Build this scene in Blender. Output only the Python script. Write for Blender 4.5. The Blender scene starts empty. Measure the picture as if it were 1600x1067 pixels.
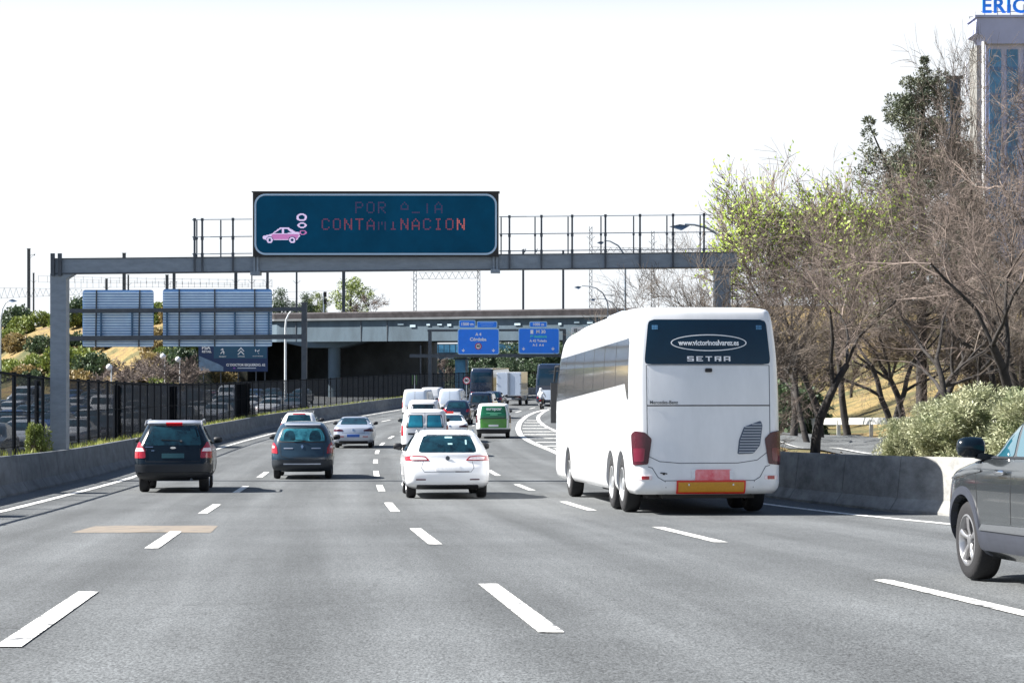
import bpy, math, random
import numpy as np
from mathutils import Vector, Matrix
R = math.radians
sc = bpy.context.scene
C = sc.collection

# ------------------------------------------------------------------ camera, sky, sun, exposure
CAMZ = 1.24
F = 3200.0            # focal length in pixels of a 1600 px wide picture
cam = bpy.data.cameras.new('camera')
co = bpy.data.objects.new('camera', cam); C.objects.link(co)
co.location = (0, 0, CAMZ); co.rotation_euler = (R(90), 0, 0)
cam.sensor_width = 36; cam.lens = 36*F/1600
cam.shift_y = 36.5/1600
cam.clip_start = 0.3; cam.clip_end = 8000
sc.camera = co

SUN_EL, SUN_AZ = 42.0, -88.0      # azimuth measured from +Y towards +X
w = bpy.data.worlds.new('World'); sc.world = w; w.use_nodes = True
nt = w.node_tree
bg = nt.nodes['Background']
sky = nt.nodes.new('ShaderNodeTexSky'); sky.sky_type = 'NISHITA'; sky.sun_disc = False
sky.sun_elevation = R(SUN_EL); sky.sun_rotation = R(SUN_AZ)
sky.air_density = 1.0; sky.dust_density = 0.6; sky.ozone_density = 1.0
# white haze low over the horizon, clear blue higher up
tcw = nt.nodes.new('ShaderNodeTexCoord'); sxz = nt.nodes.new('ShaderNodeSeparateXYZ'); nt.links.new(tcw.outputs['Generated'], sxz.inputs[0])
mrw = nt.nodes.new('ShaderNodeMapRange'); mrw.interpolation_type = 'SMOOTHSTEP'; nt.links.new(sxz.outputs[2], mrw.inputs[0])
for i_, q_ in enumerate((.16, .215, 1.0, 0.0)): mrw.inputs[i_+1].default_value = q_
mxw = nt.nodes.new('ShaderNodeMix'); mxw.data_type = 'RGBA'; nt.links.new(mrw.outputs[0], mxw.inputs[0]); nt.links.new(sky.outputs[0], mxw.inputs[6])
mxw.inputs[7].default_value = (7.2, 7.5, 7.8, 1)
nt.links.new(mxw.outputs[2], bg.inputs[0]); bg.inputs[1].default_value = 0.05
sl = bpy.data.lights.new('sun', 'SUN'); sl.energy = 5.0; sl.angle = R(0.5); sl.color = (1, .955, .89)
so = bpy.data.objects.new('sun', sl); C.objects.link(so)
sd = Vector((math.sin(R(SUN_AZ))*math.cos(R(SUN_EL)), math.cos(R(SUN_AZ))*math.cos(R(SUN_EL)), math.sin(R(SUN_EL))))
so.rotation_euler = sd.to_track_quat('Z', 'Y').to_euler()
so.location = (-60, 30, 80)
sc.view_settings.view_transform = 'Standard'; sc.view_settings.look = 'None'
sc.view_settings.exposure = 1.5; sc.view_settings.gamma = 1
sc.cycles.max_bounces = 6; sc.cycles.diffuse_bounces = 2; sc.cycles.transparent_max_bounces = 12

# ------------------------------------------------------------------ materials
MATS = {}
def mat(name, col, rough=.6, metal=0, coat=0, var=0.0, scale=4.0, bump=0.0, bscale=30., emit=None, es=0, spec=.5, col2=None, objcol=False, stretch=None, detail=4, trans=0):
    if name in MATS: return MATS[name]
    m = bpy.data.materials.new(name); m.use_nodes = True; n = m.node_tree; b = n.nodes['Principled BSDF']
    b.inputs['Roughness'].default_value = rough; b.inputs['Metallic'].default_value = metal
    b.inputs['Coat Weight'].default_value = coat; b.inputs['Coat Roughness'].default_value = .04
    b.inputs['Specular IOR Level'].default_value = spec
    c1 = (*col, 1)
    b.inputs['Base Color'].default_value = c1
    tc = n.nodes.new('ShaderNodeTexCoord'); src = tc.outputs['Object']
    if stretch:
        mp = n.nodes.new('ShaderNodeMapping'); mp.inputs['Scale'].default_value = stretch
        n.links.new(src, mp.inputs[0]); src = mp.outputs[0]
    base = None
    if objcol:
        oi = n.nodes.new('ShaderNodeObjectInfo'); base = oi.outputs['Color']
    if var > 0 or col2:
        ns = n.nodes.new('ShaderNodeTexNoise'); ns.inputs['Scale'].default_value = scale; ns.inputs['Detail'].default_value = detail
        ns.inputs['Roughness'].default_value = .65
        n.links.new(src, ns.inputs['Vector'])
        rp = n.nodes.new('ShaderNodeValToRGB'); rp.color_ramp.elements[0].position = .32; rp.color_ramp.elements[1].position = .68
        if col2: rp.color_ramp.elements[0].color = c1; rp.color_ramp.elements[1].color = (*col2, 1)
        else:
            k = 1-var; rp.color_ramp.elements[0].color = (k, k, k, 1) if objcol else (col[0]*k, col[1]*k, col[2]*k, 1)
            k = 1+var*.6; rp.color_ramp.elements[1].color = (1, 1, 1, 1) if objcol else (min(col[0]*k,1), min(col[1]*k,1), min(col[2]*k,1), 1)
        n.links.new(ns.outputs[0], rp.inputs[0]); o = rp.outputs[0]
        if base is not None:
            mx = n.nodes.new('ShaderNodeMix'); mx.data_type = 'RGBA'; mx.blend_type = 'MULTIPLY'; mx.inputs[0].default_value = 1
            n.links.new(base, mx.inputs[6]); n.links.new(o, mx.inputs[7]); o = mx.outputs[2]
        base = o
    if base is not None: n.links.new(base, b.inputs['Base Color'])
    if bump > 0:
        nb = n.nodes.new('ShaderNodeTexNoise'); nb.inputs['Scale'].default_value = bscale; nb.inputs['Detail'].default_value = 5
        n.links.new(src, nb.inputs['Vector'])
        bp = n.nodes.new('ShaderNodeBump'); bp.inputs['Strength'].default_value = bump; bp.inputs['Distance'].default_value = .02
        n.links.new(nb.outputs[0], bp.inputs['Height']); n.links.new(bp.outputs[0], b.inputs['Normal'])
    if emit: b.inputs['Emission Color'].default_value = (*emit, 1); b.inputs['Emission Strength'].default_value = es
    if trans: b.inputs['Transmission Weight'].default_value = trans
    MATS[name] = m
    return m
def leafmat(name, c1, c2, tr=.25):
    m = mat(name, c1, .55, col2=c2, scale=1.6, var=.1, detail=6)
    n = m.node_tree; b = n.nodes['Principled BSDF']; out = n.nodes['Material Output']
    t = n.nodes.new('ShaderNodeBsdfTranslucent'); mx = n.nodes.new('ShaderNodeMixShader'); mx.inputs[0].default_value = tr
    rp = [x for x in n.nodes if x.type == 'VALTORGB'][0]; n.links.new(rp.outputs[0], t.inputs[0])
    n.links.new(b.outputs[0], mx.inputs[1]); n.links.new(t.outputs[0], mx.inputs[2]); n.links.new(mx.outputs[0], out.inputs[0])
    return m

M_white = mat('white_paint', (.82,.83,.85), .22, coat=.7, var=.04, scale=1.2)
M_pale = mat('pale_blue_shade_paint', (.62,.70,.82), .3, coat=.5, var=.05, scale=1.2)  # white with blue mixed in; also stands for bluish shade on white paint
M_black = mat('black_paint', (.003,.008,.014), .22, coat=.22, spec=.3, var=.15, scale=2)
M_petrol = mat('dark_teal_grey_paint', (.022,.045,.070), .22, coat=.5, spec=.4, var=.1, scale=2)
M_silver = mat('silver_paint', (.46,.50,.58), .32, metal=.45, coat=.6, var=.05, scale=2)
M_grey = mat('grey_green_metallic_paint', (.048,.056,.062), .2, metal=.5, coat=1., var=.08, scale=2)
M_green = mat('green_paint', (.015,.16,.045), .3, coat=.6, var=.08, scale=3)
M_green2 = mat('light_green_paint', (.06,.26,.03), .3, coat=.6, var=.08, scale=3)
M_navy = mat('navy_paint', (.010,.020,.045), .22, coat=.8, var=.1)
M_trim = mat('black_plastic', (.012,.014,.018), .55, var=.15, scale=8)
M_clad = mat('dark_grey_plastic', (.035,.04,.055), .5, var=.15, scale=8)
M_glass = mat('dark_glass', (.003,.008,.014), .04, coat=.3, col2=(.010,.045,.065), scale=3.5, var=.4)
M_glassb = mat('blue_tinted_glass', (.012,.17,.27), .05, coat=.3, col2=(.03,.30,.42), scale=2.5, var=.3)
M_busglass = mat('coach_glass', (.003,.022,.045), .12, var=.25, scale=.8)
M_rubber = mat('tyre_rubber', (.014,.014,.016), .8, bump=.3, bscale=60)
M_rim = mat('alloy', (.42,.42,.43), .3, metal=.8, var=.15, scale=12)
M_chrome = mat('chrome', (.75,.76,.78), .12, metal=1)
M_red = mat('red_lens', (.33,.008,.02), .15, coat=.8, var=.25, scale=25)
M_dred = mat('dark_red_lens', (.06,.006,.016), .25, coat=.2, var=.3, scale=25)
M_clear = mat('clear_lens', (.85,.72,.74), .15, coat=.8, var=.2, scale=30)
M_brake = mat('brake_lamp', (.5,.01,.02), .3)
M_plate = mat('plate_white', (.75,.76,.78), .4, var=.1, scale=20)
M_plateblue = mat('plate_blue', (.03,.11,.42), .4, var=.1)
M_redplate = mat('plate_red', (.75,.10,.13), .5, col2=(.85,.35,.36), scale=6, var=.1)
M_ink = mat('black_ink', (.01,.01,.012), .5)
M_wtext = mat('white_lettering', (.85,.87,.9), .5)
M_gsteel = mat('galvanised_steel', (.21,.255,.31), .5, metal=.25, var=.16, scale=2.5, bump=.08, bscale=12, stretch=(1,1,3))
M_dsteel = mat('dark_steel', (.06,.075,.095), .6, var=.25, scale=3)
M_fence = mat('fence_steel', (.003,.006,.011), .8, spec=.12, var=.3, scale=1)
M_concd = mat('shade_darkened_concrete', (.13,.145,.16), .9, var=.35, scale=1.3, bump=.35, bscale=25, stretch=(1,1,2.2), detail=8)  # mottled concrete, darkened throughout to stand for the left barrier's shade
M_conc = mat('barrier_concrete', (.27,.27,.26), .85, var=.42, scale=1.6, bump=.35, bscale=25, stretch=(1,1,2.2), detail=8)
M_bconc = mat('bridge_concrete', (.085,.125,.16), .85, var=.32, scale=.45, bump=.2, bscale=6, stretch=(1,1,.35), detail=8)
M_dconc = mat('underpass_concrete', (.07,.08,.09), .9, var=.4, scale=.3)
M_bark = mat('bark', (.10,.082,.068), .9, col2=(.20,.17,.14), scale=3, bump=.5, bscale=30)
M_twig = mat('twig_bark', (.036,.028,.025), .85, col2=(.26,.205,.175), scale=1.1)
M_dbark = mat('dark_bark', (.014,.013,.014), .9, col2=(.05,.044,.04), scale=4, bump=.5, bscale=25)
M_bud = leafmat('bud_leaf', (.34,.48,.05), (.55,.68,.16), .4)
M_conif = leafmat('conifer_leaf', (.035,.060,.045), (.15,.16,.09), .12)
M_oleander = leafmat('shrub_leaf', (.13,.17,.075), (.54,.54,.36), .2)
M_scrub = leafmat('scrub_leaf', (.07,.12,.03), (.26,.30,.07), .2)
M_scrubb = leafmat('dry_scrub_leaf', (.18,.13,.06), (.36,.29,.13), .2)
M_dgreen = leafmat('dark_foliage', (.03,.06,.035), (.10,.15,.07), .15)
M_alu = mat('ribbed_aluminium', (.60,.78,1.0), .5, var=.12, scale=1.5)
M_blue = mat('sign_blue', (.008,.21,.92), .4, var=.06, scale=2)
M_vms = mat('matrix_board_face', (.001,.075,.155), .8, var=.18, scale=1.2, spec=.15)
M_vmsframe = mat('matrix_board_frame', (.42,.58,.74), .5)
M_yel = mat('reflective_yellow', (.55,.26,.02), .4, var=.08, scale=20)
M_rred = mat('reflective_red', (.62,.03,.02), .4)

# ------------------------------------------------------------------ mesh helpers
class MB:
    def __init__(s): s.v = []; s.f = []; s.m = []; s.mats = []
    def mi(s, m):
        if m is None: return 0
        if m not in s.mats: s.mats.append(m)
        return s.mats.index(m)
    def add(s, vs, fs, m=None):
        o = len(s.v); s.v += [tuple(p) for p in vs]; k = s.mi(m)
        for f in fs: s.f.append(tuple(i+o for i in f)); s.m.append(k)
        return s
    def box(s, c, d, rz=0, m=None, rx=0, ry=0):
        M = Matrix.Rotation(rz, 3, 'Z') @ Matrix.Rotation(ry, 3, 'Y') @ Matrix.Rotation(rx, 3, 'X'); c = Vector(c)
        P = [c + M @ Vector((sx*d[0]/2, sy*d[1]/2, sz*d[2]/2)) for sz in (-1,1) for sy in (-1,1) for sx in (-1,1)]
        return s.add(P, [(0,2,3,1),(4,5,7,6),(0,1,5,4),(2,6,7,3),(0,4,6,2),(1,3,7,5)], m)
    def tube(s, p0, p1, r0, r1=None, n=8, m=None, cap=True):
        r1 = r0 if r1 is None else r1
        p0 = Vector(p0); p1 = Vector(p1); a = (p1-p0).normalized()
        u = a.orthogonal().normalized(); v = a.cross(u)
        P = []
        for p, r in ((p0, r0), (p1, r1)):
            for k in range(n):
                t = 2*math.pi*k/n; P.append(p + u*(r*math.cos(t)) + v*(r*math.sin(t)))
        fs = [(k, (k+1)%n, n+(k+1)%n, n+k) for k in range(n)]
        if cap: fs += [tuple(range(n))[::-1], tuple(range(n, 2*n))]
        return s.add(P, fs, m)
    def path(s, pts, rad, n=8, m=None):
        for i in range(len(pts)-1):
            r0 = rad[i] if isinstance(rad, (list, tuple)) else rad
            r1 = rad[i+1] if isinstance(rad, (list, tuple)) else rad
            s.tube(pts[i], pts[i+1], r0, r1, n, m)
        return s
    def bar(s, p0, p1, wx, h, m=None):            # box-section bar between two points (h along world z)
        p0 = Vector(p0); p1 = Vector(p1); a = (p1-p0).normalized(); z = Vector((0,0,1))
        if abs(a.z) > .99: z = Vector((0,1,0))
        u = a.cross(z).normalized(); v = u.cross(a)
        P = [p + u*(sx*wx/2) + v*(sz*h/2) for p in (p0,p1) for sx, sz in ((-1,-1),(1,-1),(1,1),(-1,1))]
        return s.add(P, [(0,1,5,4),(1,2,6,5),(2,3,7,6),(3,0,4,7),(3,2,1,0),(4,5,6,7)], m)
    def prism(s, poly, y0, y1, m=None, axis='Y'):  # polygon (x,z) extruded along y
        n = len(poly)
        P = [(x, y0, z) for x, z in poly] + [(x, y1, z) for x, z in poly]
        if axis == 'X': P = [(y, x, z) for x, y, z in P]
        fs = [tuple(range(n)), tuple(range(n, 2*n))[::-1]] + [(k, n+k, n+(k+1)%n, (k+1)%n) for k in range(n)]
        return s.add(P, fs, m)
    def lathe(s, prof, c, axis='X', n=32, m=None, closed=True):   # profile (axial, radius)
        P = []; c = Vector(c)
        for a, r in prof:
            for k in range(n):
                t = 2*math.pi*k/n; q = (a, r*math.cos(t), r*math.sin(t)) if axis == 'X' else (r*math.cos(t), r*math.sin(t), a)
                P.append(c + Vector(q))
        fs = []
        for i in range(len(prof)-1):
            for k in range(n): fs.append((i*n+k, i*n+(k+1)%n, (i+1)*n+(k+1)%n, (i+1)*n+k))
        if closed: fs += [tuple(range(n))[::-1], tuple(range((len(prof)-1)*n, len(prof)*n))]
        return s.add(P, fs, m)
    def grid(s, fn, nu, nv, m=None):
        P = [fn(i/nu, j/nv) for j in range(nv+1) for i in range(nu+1)]
        return s.add(P, [(j*(nu+1)+i, j*(nu+1)+i+1, (j+1)*(nu+1)+i+1, (j+1)*(nu+1)+i) for j in range(nv) for i in range(nu)], m)
    def mesh(s, name, m=None, smooth=None):
        me = bpy.data.meshes.new(name); me.from_pydata(s.v, [], s.f)
        ms = s.mats if s.mats else [m]
        for x in ms: me.materials.append(x)
        if len(ms) > 1: me.polygons.foreach_set('material_index', s.m)
        me.update()
        if smooth is not None:
            me.polygons.foreach_set('use_smooth', [True]*len(me.polygons)); me.set_sharp_from_angle(angle=R(smooth))
        return me
    def build(s, name, m=None, parent=None, smooth=None, loc=None, rot=None):
        return link(name, s.mesh(name, m, smooth), parent, loc, rot)
def link(name, me, parent=None, loc=None, rot=None):
    o = bpy.data.objects.new(name, me); C.objects.link(o)
    if parent is not None: o.parent = parent
    if loc is not None: o.location = loc
    if rot is not None: o.rotation_euler = rot
    return o
def tag(o, label=None, cat=None, group=None, kind=None):
    if label: o['label'] = label
    if cat: o['category'] = cat
    if group: o['group'] = group
    if kind: o['kind'] = kind
    return o
def thing(name, label, cat, loc=(0,0,0), rot=(0,0,0), group=None):
    o = bpy.data.objects.new(name, None); C.objects.link(o); o.location = loc; o.rotation_euler = rot
    o.empty_display_size = .3
    return tag(o, label, cat, group)
def copy_tree(o, parent=None, kids=None):
    kids = kids if kids is not None else KIDS()
    c = o.copy(); C.objects.link(c)
    if parent is not None: c.parent = parent
    for ch in kids.get(o.name, []): copy_tree(ch, c, kids)
    return c
def KIDS():
    d = {}
    for o in bpy.data.objects:
        if o.parent: d.setdefault(o.parent.name, []).append(o)
    return d
def text_mesh(s, size, m, bold=0.0, sx=1.0, align='CENTER', ext=.004, space=1.0):
    cu = bpy.data.curves.new('lettering', 'FONT'); cu.body = s; cu.size = size; cu.align_x = align; cu.align_y = 'CENTER'
    cu.extrude = ext; cu.offset = bold; cu.space_character = space; cu.resolution_u = 3
    o = bpy.data.objects.new('lettering', cu); C.objects.link(o)
    dg = bpy.context.evaluated_depsgraph_get(); dg.update()
    me = bpy.data.meshes.new_from_object(o.evaluated_get(dg)); bpy.data.objects.remove(o)
    bpy.data.curves.remove(cu)
    n = len(me.vertices); a = np.empty(n*3); me.vertices.foreach_get('co', a); a = a.reshape(-1,3)
    b = np.stack([a[:,0]*sx, -a[:,2], a[:,1]], 1); me.vertices.foreach_set('co', b.ravel()); me.update()
    me.materials.clear(); me.materials.append(m)
    return me

# ------------------------------------------------------------------ road line: centre x and height against distance
def table(tab, win):
    xs = [a for a, b in tab]; ys = [b for a, b in tab]
    Y = np.arange(-60, 700, 1.0); v = np.interp(Y, xs, ys)
    # extrapolate ends linearly
    s0 = (ys[1]-ys[0])/(xs[1]-xs[0]); v[Y < xs[0]] = ys[0] + s0*(Y[Y < xs[0]]-xs[0])
    s1 = (ys[-1]-ys[-2])/(xs[-1]-xs[-2]); v[Y > xs[-1]] = ys[-1] + s1*(Y[Y > xs[-1]]-xs[-1])
    k = np.ones(2*win+1)/(2*win+1)
    p = np.concatenate([v[0]-(np.arange(win,0,-1))*(v[1]-v[0]), v, v[-1]+(np.arange(1,win+1))*(v[-1]-v[-2])])
    return Y, np.convolve(p, k, 'valid')
XT = table([(0,1.60),(15,.1),(27,-1.13),(38.3,-2.25),(51.7,-3.34),(65,-4.33),(78,-5.2),(91,-5.95),(100,-6.3),(109,-6.5),(125,-6.45),(141,-5.7),(151,-4.9),(173,-2.7),(194,-.3),(220,3.5),(260,11),(320,25),(420,55)], 5)
ZT = table([(0,0),(15,-.575),(27,-1.04),(38.5,-1.47),(52,-1.86),(60,-2.05),(80,-2.36),(94,-2.52),(110,-2.65),(152,-2.70),(194,-2.52),(300,-2.5),(600,-2.5)], 4)
def xc(Y): return float(np.interp(Y, *XT))
def rz(Y): return float(np.interp(Y, *ZT))
def xcd(Y): return (xc(Y+1)-xc(Y-1))/2
def rzd(Y): return (rz(Y+1)-rz(Y-1))/2
def P(px, py, D): return Vector(((px-800)/F*D, D, CAMZ-(py-570)/F*D))
def itp(tab, x): return float(np.interp(x, [a for a, b in tab], [b for a, b in tab]))
EDGE_R = [(0,10.6),(20,9.2),(31.5,8.25),(36,7.8),(41.5,7.4),(60,7.35),(91,7.9),(113,6.9),(127,6.5),(160,5.4),(184,5.5),(200,5.6),(400,6)]
BAR_R = [(0,11.8),(20,10.9),(35.5,9.6),(36,9.3),(44,8.65),(52,8.4),(70,8.6),(90,9.5)]
def smst(a, b, x):
    t = min(1, max(0, (x-a)/(b-a))); return t*t*(3-2*t)   # a may exceed b

# railway line in plan (carries the bridge and the embankments)
RAIL = [(150,150),(60,196),(15,217),(-27.6,240),(-81,325),(-130,430),(-190,600)]
RZ = 7.35       # height of the ballast
def raild(x, y):
    best = (1e9, 0, 0)
    for i in range(len(RAIL)-1):
        a = RAIL[i]; b = RAIL[i+1]; dx = b[0]-a[0]; dy = b[1]-a[1]; L2 = dx*dx+dy*dy
        t = max(0, min(1, ((x-a[0])*dx+(y-a[1])*dy)/L2)); qx = a[0]+t*dx; qy = a[1]+t*dy
        d = math.hypot(x-qx, y-qy)
        if d < best[0]:
            side = dx*(y-a[1])-dy*(x-a[0])      # <0 : behind (far side), >0 : camera side
            best = (d, side, qx)
    return best
def gz(x, y):
    o = x-xc(y); b = rz(y)
    z = b-.06
    e0 = itp(BAR_R, y)+2.3 if y < 92 else 11.7
    if o > e0:
        lift = .68 if y < 82 else .68-.30*smst(82,110,y)
        z = b-.06+lift*smst(e0,e0+.4,o)*smst(-10,10,y)*(1-smst(118,150,y))
        z += 1.0*smst(23,30,o)*smst(60,95,y)+2.6*smst(26,38,o)*smst(95,125,y)+4.5*smst(34,80,o)
    d, side, qx = raild(x, y)
    front = side > 0
    e = 1-smst(2.5, 26 if x < 0 else 22, d) if front else 1-.35*smst(8, 60, d)
    if x < 0: cut = (1-smst(-41, -32, x)) if y < 330 else 1
    else: cut = smst(17, 24, x-max(0,(y-217)*.5))
    if not front: cut = cut if d < 10 else max(cut, 0)
    z2 = b+(RZ-.2-b)*e*cut
    if x < -27 or x > 17: z = max(z, z2)
    elif not front and d > 22: z = max(z, b-.06)
    return z + (0 if abs(o) < 46 and o < 9.9 and z < b+.1 else .12*math.sin(x*.7+y*.23)*math.sin(y*.41-x*.2))
# ------------------------------------------------------------------ ground, roads, markings
def groundmat():
    m = bpy.data.materials.new('soil_and_grass'); m.use_nodes = True; n = m.node_tree; b = n.nodes['Principled BSDF']
    b.inputs['Roughness'].default_value = .95
    tc = n.nodes.new('ShaderNodeTexCoord')
    def noise(s, d=8):
        x = n.nodes.new('ShaderNodeTexNoise'); x.inputs['Scale'].default_value = s; x.inputs['Detail'].default_value = d; x.inputs['Roughness'].default_value = .7
        n.links.new(tc.outputs['Object'], x.inputs['Vector']); return x
    def ramp(src, els):
        r = n.nodes.new('ShaderNodeValToRGB'); e = r.color_ramp.elements
        for i, (p, c) in enumerate(els):
            if i < 2: q = e[i]; q.position = p
            else: q = e.new(p)
            q.color = (*c, 1)
        n.links.new(src, r.inputs[0]); return r
    a = ramp(noise(.16).outputs[0], [(.36,(.06,.08,.025)), (.46,(.14,.125,.055)), (.55,(.30,.225,.09)), (.66,(.16,.11,.07))])
    c = ramp(noise(3.5).outputs[0], [(.3,(.45,.45,.42)), (.7,(1.25,1.2,1.1))])
    mx = n.nodes.new('ShaderNodeMix'); mx.data_type = 'RGBA'; mx.blend_type = 'MULTIPLY'; mx.inputs[0].default_value = 1
    n.links.new(a.outputs[0], mx.inputs[6]); n.links.new(c.outputs[0], mx.inputs[7]); n.links.new(mx.outputs[2], b.inputs['Base Color'])
    bp = n.nodes.new('ShaderNodeBump'); bp.inputs['Strength'].default_value = .8; bp.inputs['Distance'].default_value = .15
    n.links.new(noise(5).outputs[0], bp.inputs['Height']); n.links.new(bp.outputs[0], b.inputs['Normal'])
    return m
def asphaltmat():
    m = bpy.data.materials.new('asphalt'); m.use_nodes = True; n = m.node_tree; b = n.nodes['Principled BSDF']; L = n.links.new
    b.inputs['Roughness'].default_value = .85; b.inputs['Specular IOR Level'].default_value = .35
    uv = n.nodes.new('ShaderNodeUVMap'); uv.uv_map = 'lane'
    tc = n.nodes.new('ShaderNodeTexCoord')
    def noise(src, s, d=4, r=.6, sc3=None):
        x = n.nodes.new('ShaderNodeTexNoise'); x.inputs['Scale'].default_value = s; x.inputs['Detail'].default_value = d; x.inputs['Roughness'].default_value = r
        if sc3:
            mp = n.nodes.new('ShaderNodeMapping'); mp.inputs['Scale'].default_value = sc3; L(src, mp.inputs[0]); src = mp.outputs[0]
        L(src, x.inputs['Vector']); return x.outputs[0]
    def math_(op, a, bb, c=None):
        x = n.nodes.new('ShaderNodeMath'); x.operation = op
        for i, q in enumerate((a, bb, c)):
            if q is None: continue
            if isinstance(q, (int, float)): x.inputs[i].default_value = q
            else: L(q, x.inputs[i])
        return x.outputs[0]
    def mr(src, a, bb, c, d):
        x = n.nodes.new('ShaderNodeMapRange'); L(src, x.inputs[0])
        for i, q in enumerate((a, bb, c, d)): x.inputs[i+1].default_value = q
        return x.outputs[0]
    O = tc.outputs['Object']
    fine = mr(noise(O, 62, 3, .8, (1,.36,1)), .34, .66, .38, 1.70)          # aggregate
    fine2 = mr(noise(O, 22, 3, .7, (1,.4,1)), .3, .7, .88, 1.12)
    big = mr(noise(O, .35, 5, .6), .3, .7, .84, 1.14)
    streak = mr(noise(uv.outputs[0], 1.0, 4, .6, (1.6, .05, 1)), .3, .7, .80, 1.18)
    sx = n.nodes.new('ShaderNodeSeparateXYZ'); L(uv.outputs[0], sx.inputs[0])
    tr = math_('COSINE', math_('MULTIPLY', math_('ADD', sx.outputs[0], .0), 2*math.pi/1.77), 0)
    track = mr(tr, -1, 1, 1.10, .85)
    # bitumen-sealed cracks and construction joints
    vo = n.nodes.new('ShaderNodeTexVoronoi'); vo.feature = 'DISTANCE_TO_EDGE'; vo.inputs['Scale'].default_value = .16
    wv = n.nodes.new('ShaderNodeMixRGB'); wv.inputs[0].default_value = .35
    nn = n.nodes.new('ShaderNodeTexNoise'); nn.inputs['Scale'].default_value = .9; L(O, nn.inputs['Vector']); L(O, wv.inputs[1]); L(nn.outputs[1], wv.inputs[2])
    L(wv.outputs[0], vo.inputs['Vector'])
    crack = mr(vo.outputs['Distance'], .0015, .004, .88, 1.0)
    v = math_('MULTIPLY', math_('MULTIPLY', math_('MULTIPLY', fine, fine2), math_('MULTIPLY', big, streak)), math_('MULTIPLY', track, crack))
    mx = n.nodes.new('ShaderNodeMix'); mx.data_type = 'RGBA'; mx.blend_type = 'MULTIPLY'; mx.inputs[0].default_value = 1
    mx.inputs[6].default_value = (.100,.107,.111,1); cb = n.nodes.new('ShaderNodeCombineXYZ')
    for i in range(3): L(v, cb.inputs[i])
    L(cb.outputs[0], mx.inputs[7]); L(mx.outputs[2], b.inputs['Base Color'])
    bp = n.nodes.new('ShaderNodeBump'); bp.inputs['Strength'].default_value = .5; bp.inputs['Distance'].default_value = .008
    L(noise(O, 60, 3, .7), bp.inputs['Height']); L(bp.outputs[0], b.inputs['Normal'])
    return m
M_ground = groundmat(); M_asph = asphaltmat()
M_mark = mat('road_marking_paint', (.13,.135,.14), .6, col2=(.78,.78,.75), var=.30, scale=9, detail=9)
_r = [x for x in M_mark.node_tree.nodes if x.type == 'VALTORGB'][0]; _r.color_ramp.elements[0].position = .39; _r.color_ramp.elements[1].position = .50
M_sand = mat('sand_patch', (.115,.113,.108), .9, col2=(.215,.182,.145), scale=3.5, detail=10)
_r = [x for x in M_sand.node_tree.nodes if x.type == 'VALTORGB'][0]; _r.color_ramp.elements[0].position = .30; _r.color_ramp.elements[1].position = .52

xs = [-3000,-1400,-700,-400,-260] + list(np.arange(-180, -60, 6.)) + list(np.arange(-60, 60, 2.)) + list(np.arange(60, 200, 6.)) + [260,400,700,1400,3000]
ys = [-3000,-800,-200,-60] + list(np.arange(-20, 150, 3.)) + list(np.arange(150, 260, 2.)) + list(np.arange(260, 460, 6.)) + [520,700,1200,2500,6000]
V = []
for y in ys:
    for x in xs:
        yy = max(-50, min(650, y)); xx = max(-220, min(220, x)); V.append((x, y, gz(xx, yy)-(.35 if abs(x) > 220 or y > 650 else 0)))
nx = len(xs); mb = MB(); mb.add(V, [(j*nx+i, j*nx+i+1, (j+1)*nx+i+1, (j+1)*nx+i) for j in range(len(ys)-1) for i in range(nx-1)])
tag(mb.build('ground', M_ground, smooth=60), kind='structure')

def strip(name, y0, y1, fl, fr, dz, m, step=1.0, nu=1, kind='structure', zf=None):
    Ys = sorted(set([y0, y1] + [float(k) for k in range(math.ceil(y0), math.floor(y1)+1)]))
    Vv = []; F_ = []; U = []
    for Y in Ys:
        a, b = fl(Y), fr(Y)
        for i in range(nu+1):
            o = a+(b-a)*i/nu; x = xc(Y)+o
            Vv.append((x, Y, (rz(Y) if zf is None else zf(x, Y))+dz)); U.append((o, Y))
    for j in range(len(Ys)-1):
        for i in range(nu):
            k = j*(nu+1)+i; F_.append((k, k+1, k+nu+2, k+nu+1))
    me = bpy.data.meshes.new(name); me.from_pydata(Vv, [], F_); me.materials.append(m); me.update()
    ul = me.uv_layers.new(name='lane')
    for lp in me.loops: ul.data[lp.index].uv = U[lp.vertex_index]
    o = link(name, me); return tag(o, kind=kind)
cst = lambda v: (lambda Y: v)
def strip_add(mb, y0, y1, fl, fr, dz=.008):
    Ys = sorted(set([y0, y1] + [float(k) for k in range(math.ceil(y0), math.floor(y1)+1)]))
    for a, b in zip(Ys[:-1], Ys[1:]):
        mb.add([(xc(a)+fl(a), a, rz(a)+dz), (xc(a)+fr(a), a, rz(a)+dz), (xc(b)+fr(b), b, rz(b)+dz), (xc(b)+fl(b), b, rz(b)+dz)], [(0,1,2,3)])
strip('road', -40, 420, cst(-8.45), lambda Y: itp(BAR_R, Y)+.15 if Y < 76 else itp([(76,9.3),(92,11.5),(130,14),(200,13.5),(420,13)], Y), 0, M_asph, nu=6)
strip('opposite_road', -40, 330, cst(-45), cst(-9.6), 0, M_asph, nu=4)
# the side road beyond the right verge
mb = MB()
Ys = list(np.arange(40, 112, 2.))
strip('side_road', 40, 112, lambda Y: 14.2, lambda Y: 21.2, .05, M_asph, nu=8, zf=gz)
strip('side_road_marking', 40, 112, lambda Y: 14.6, lambda Y: 14.68, .10, M_mark, zf=gz)

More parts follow.
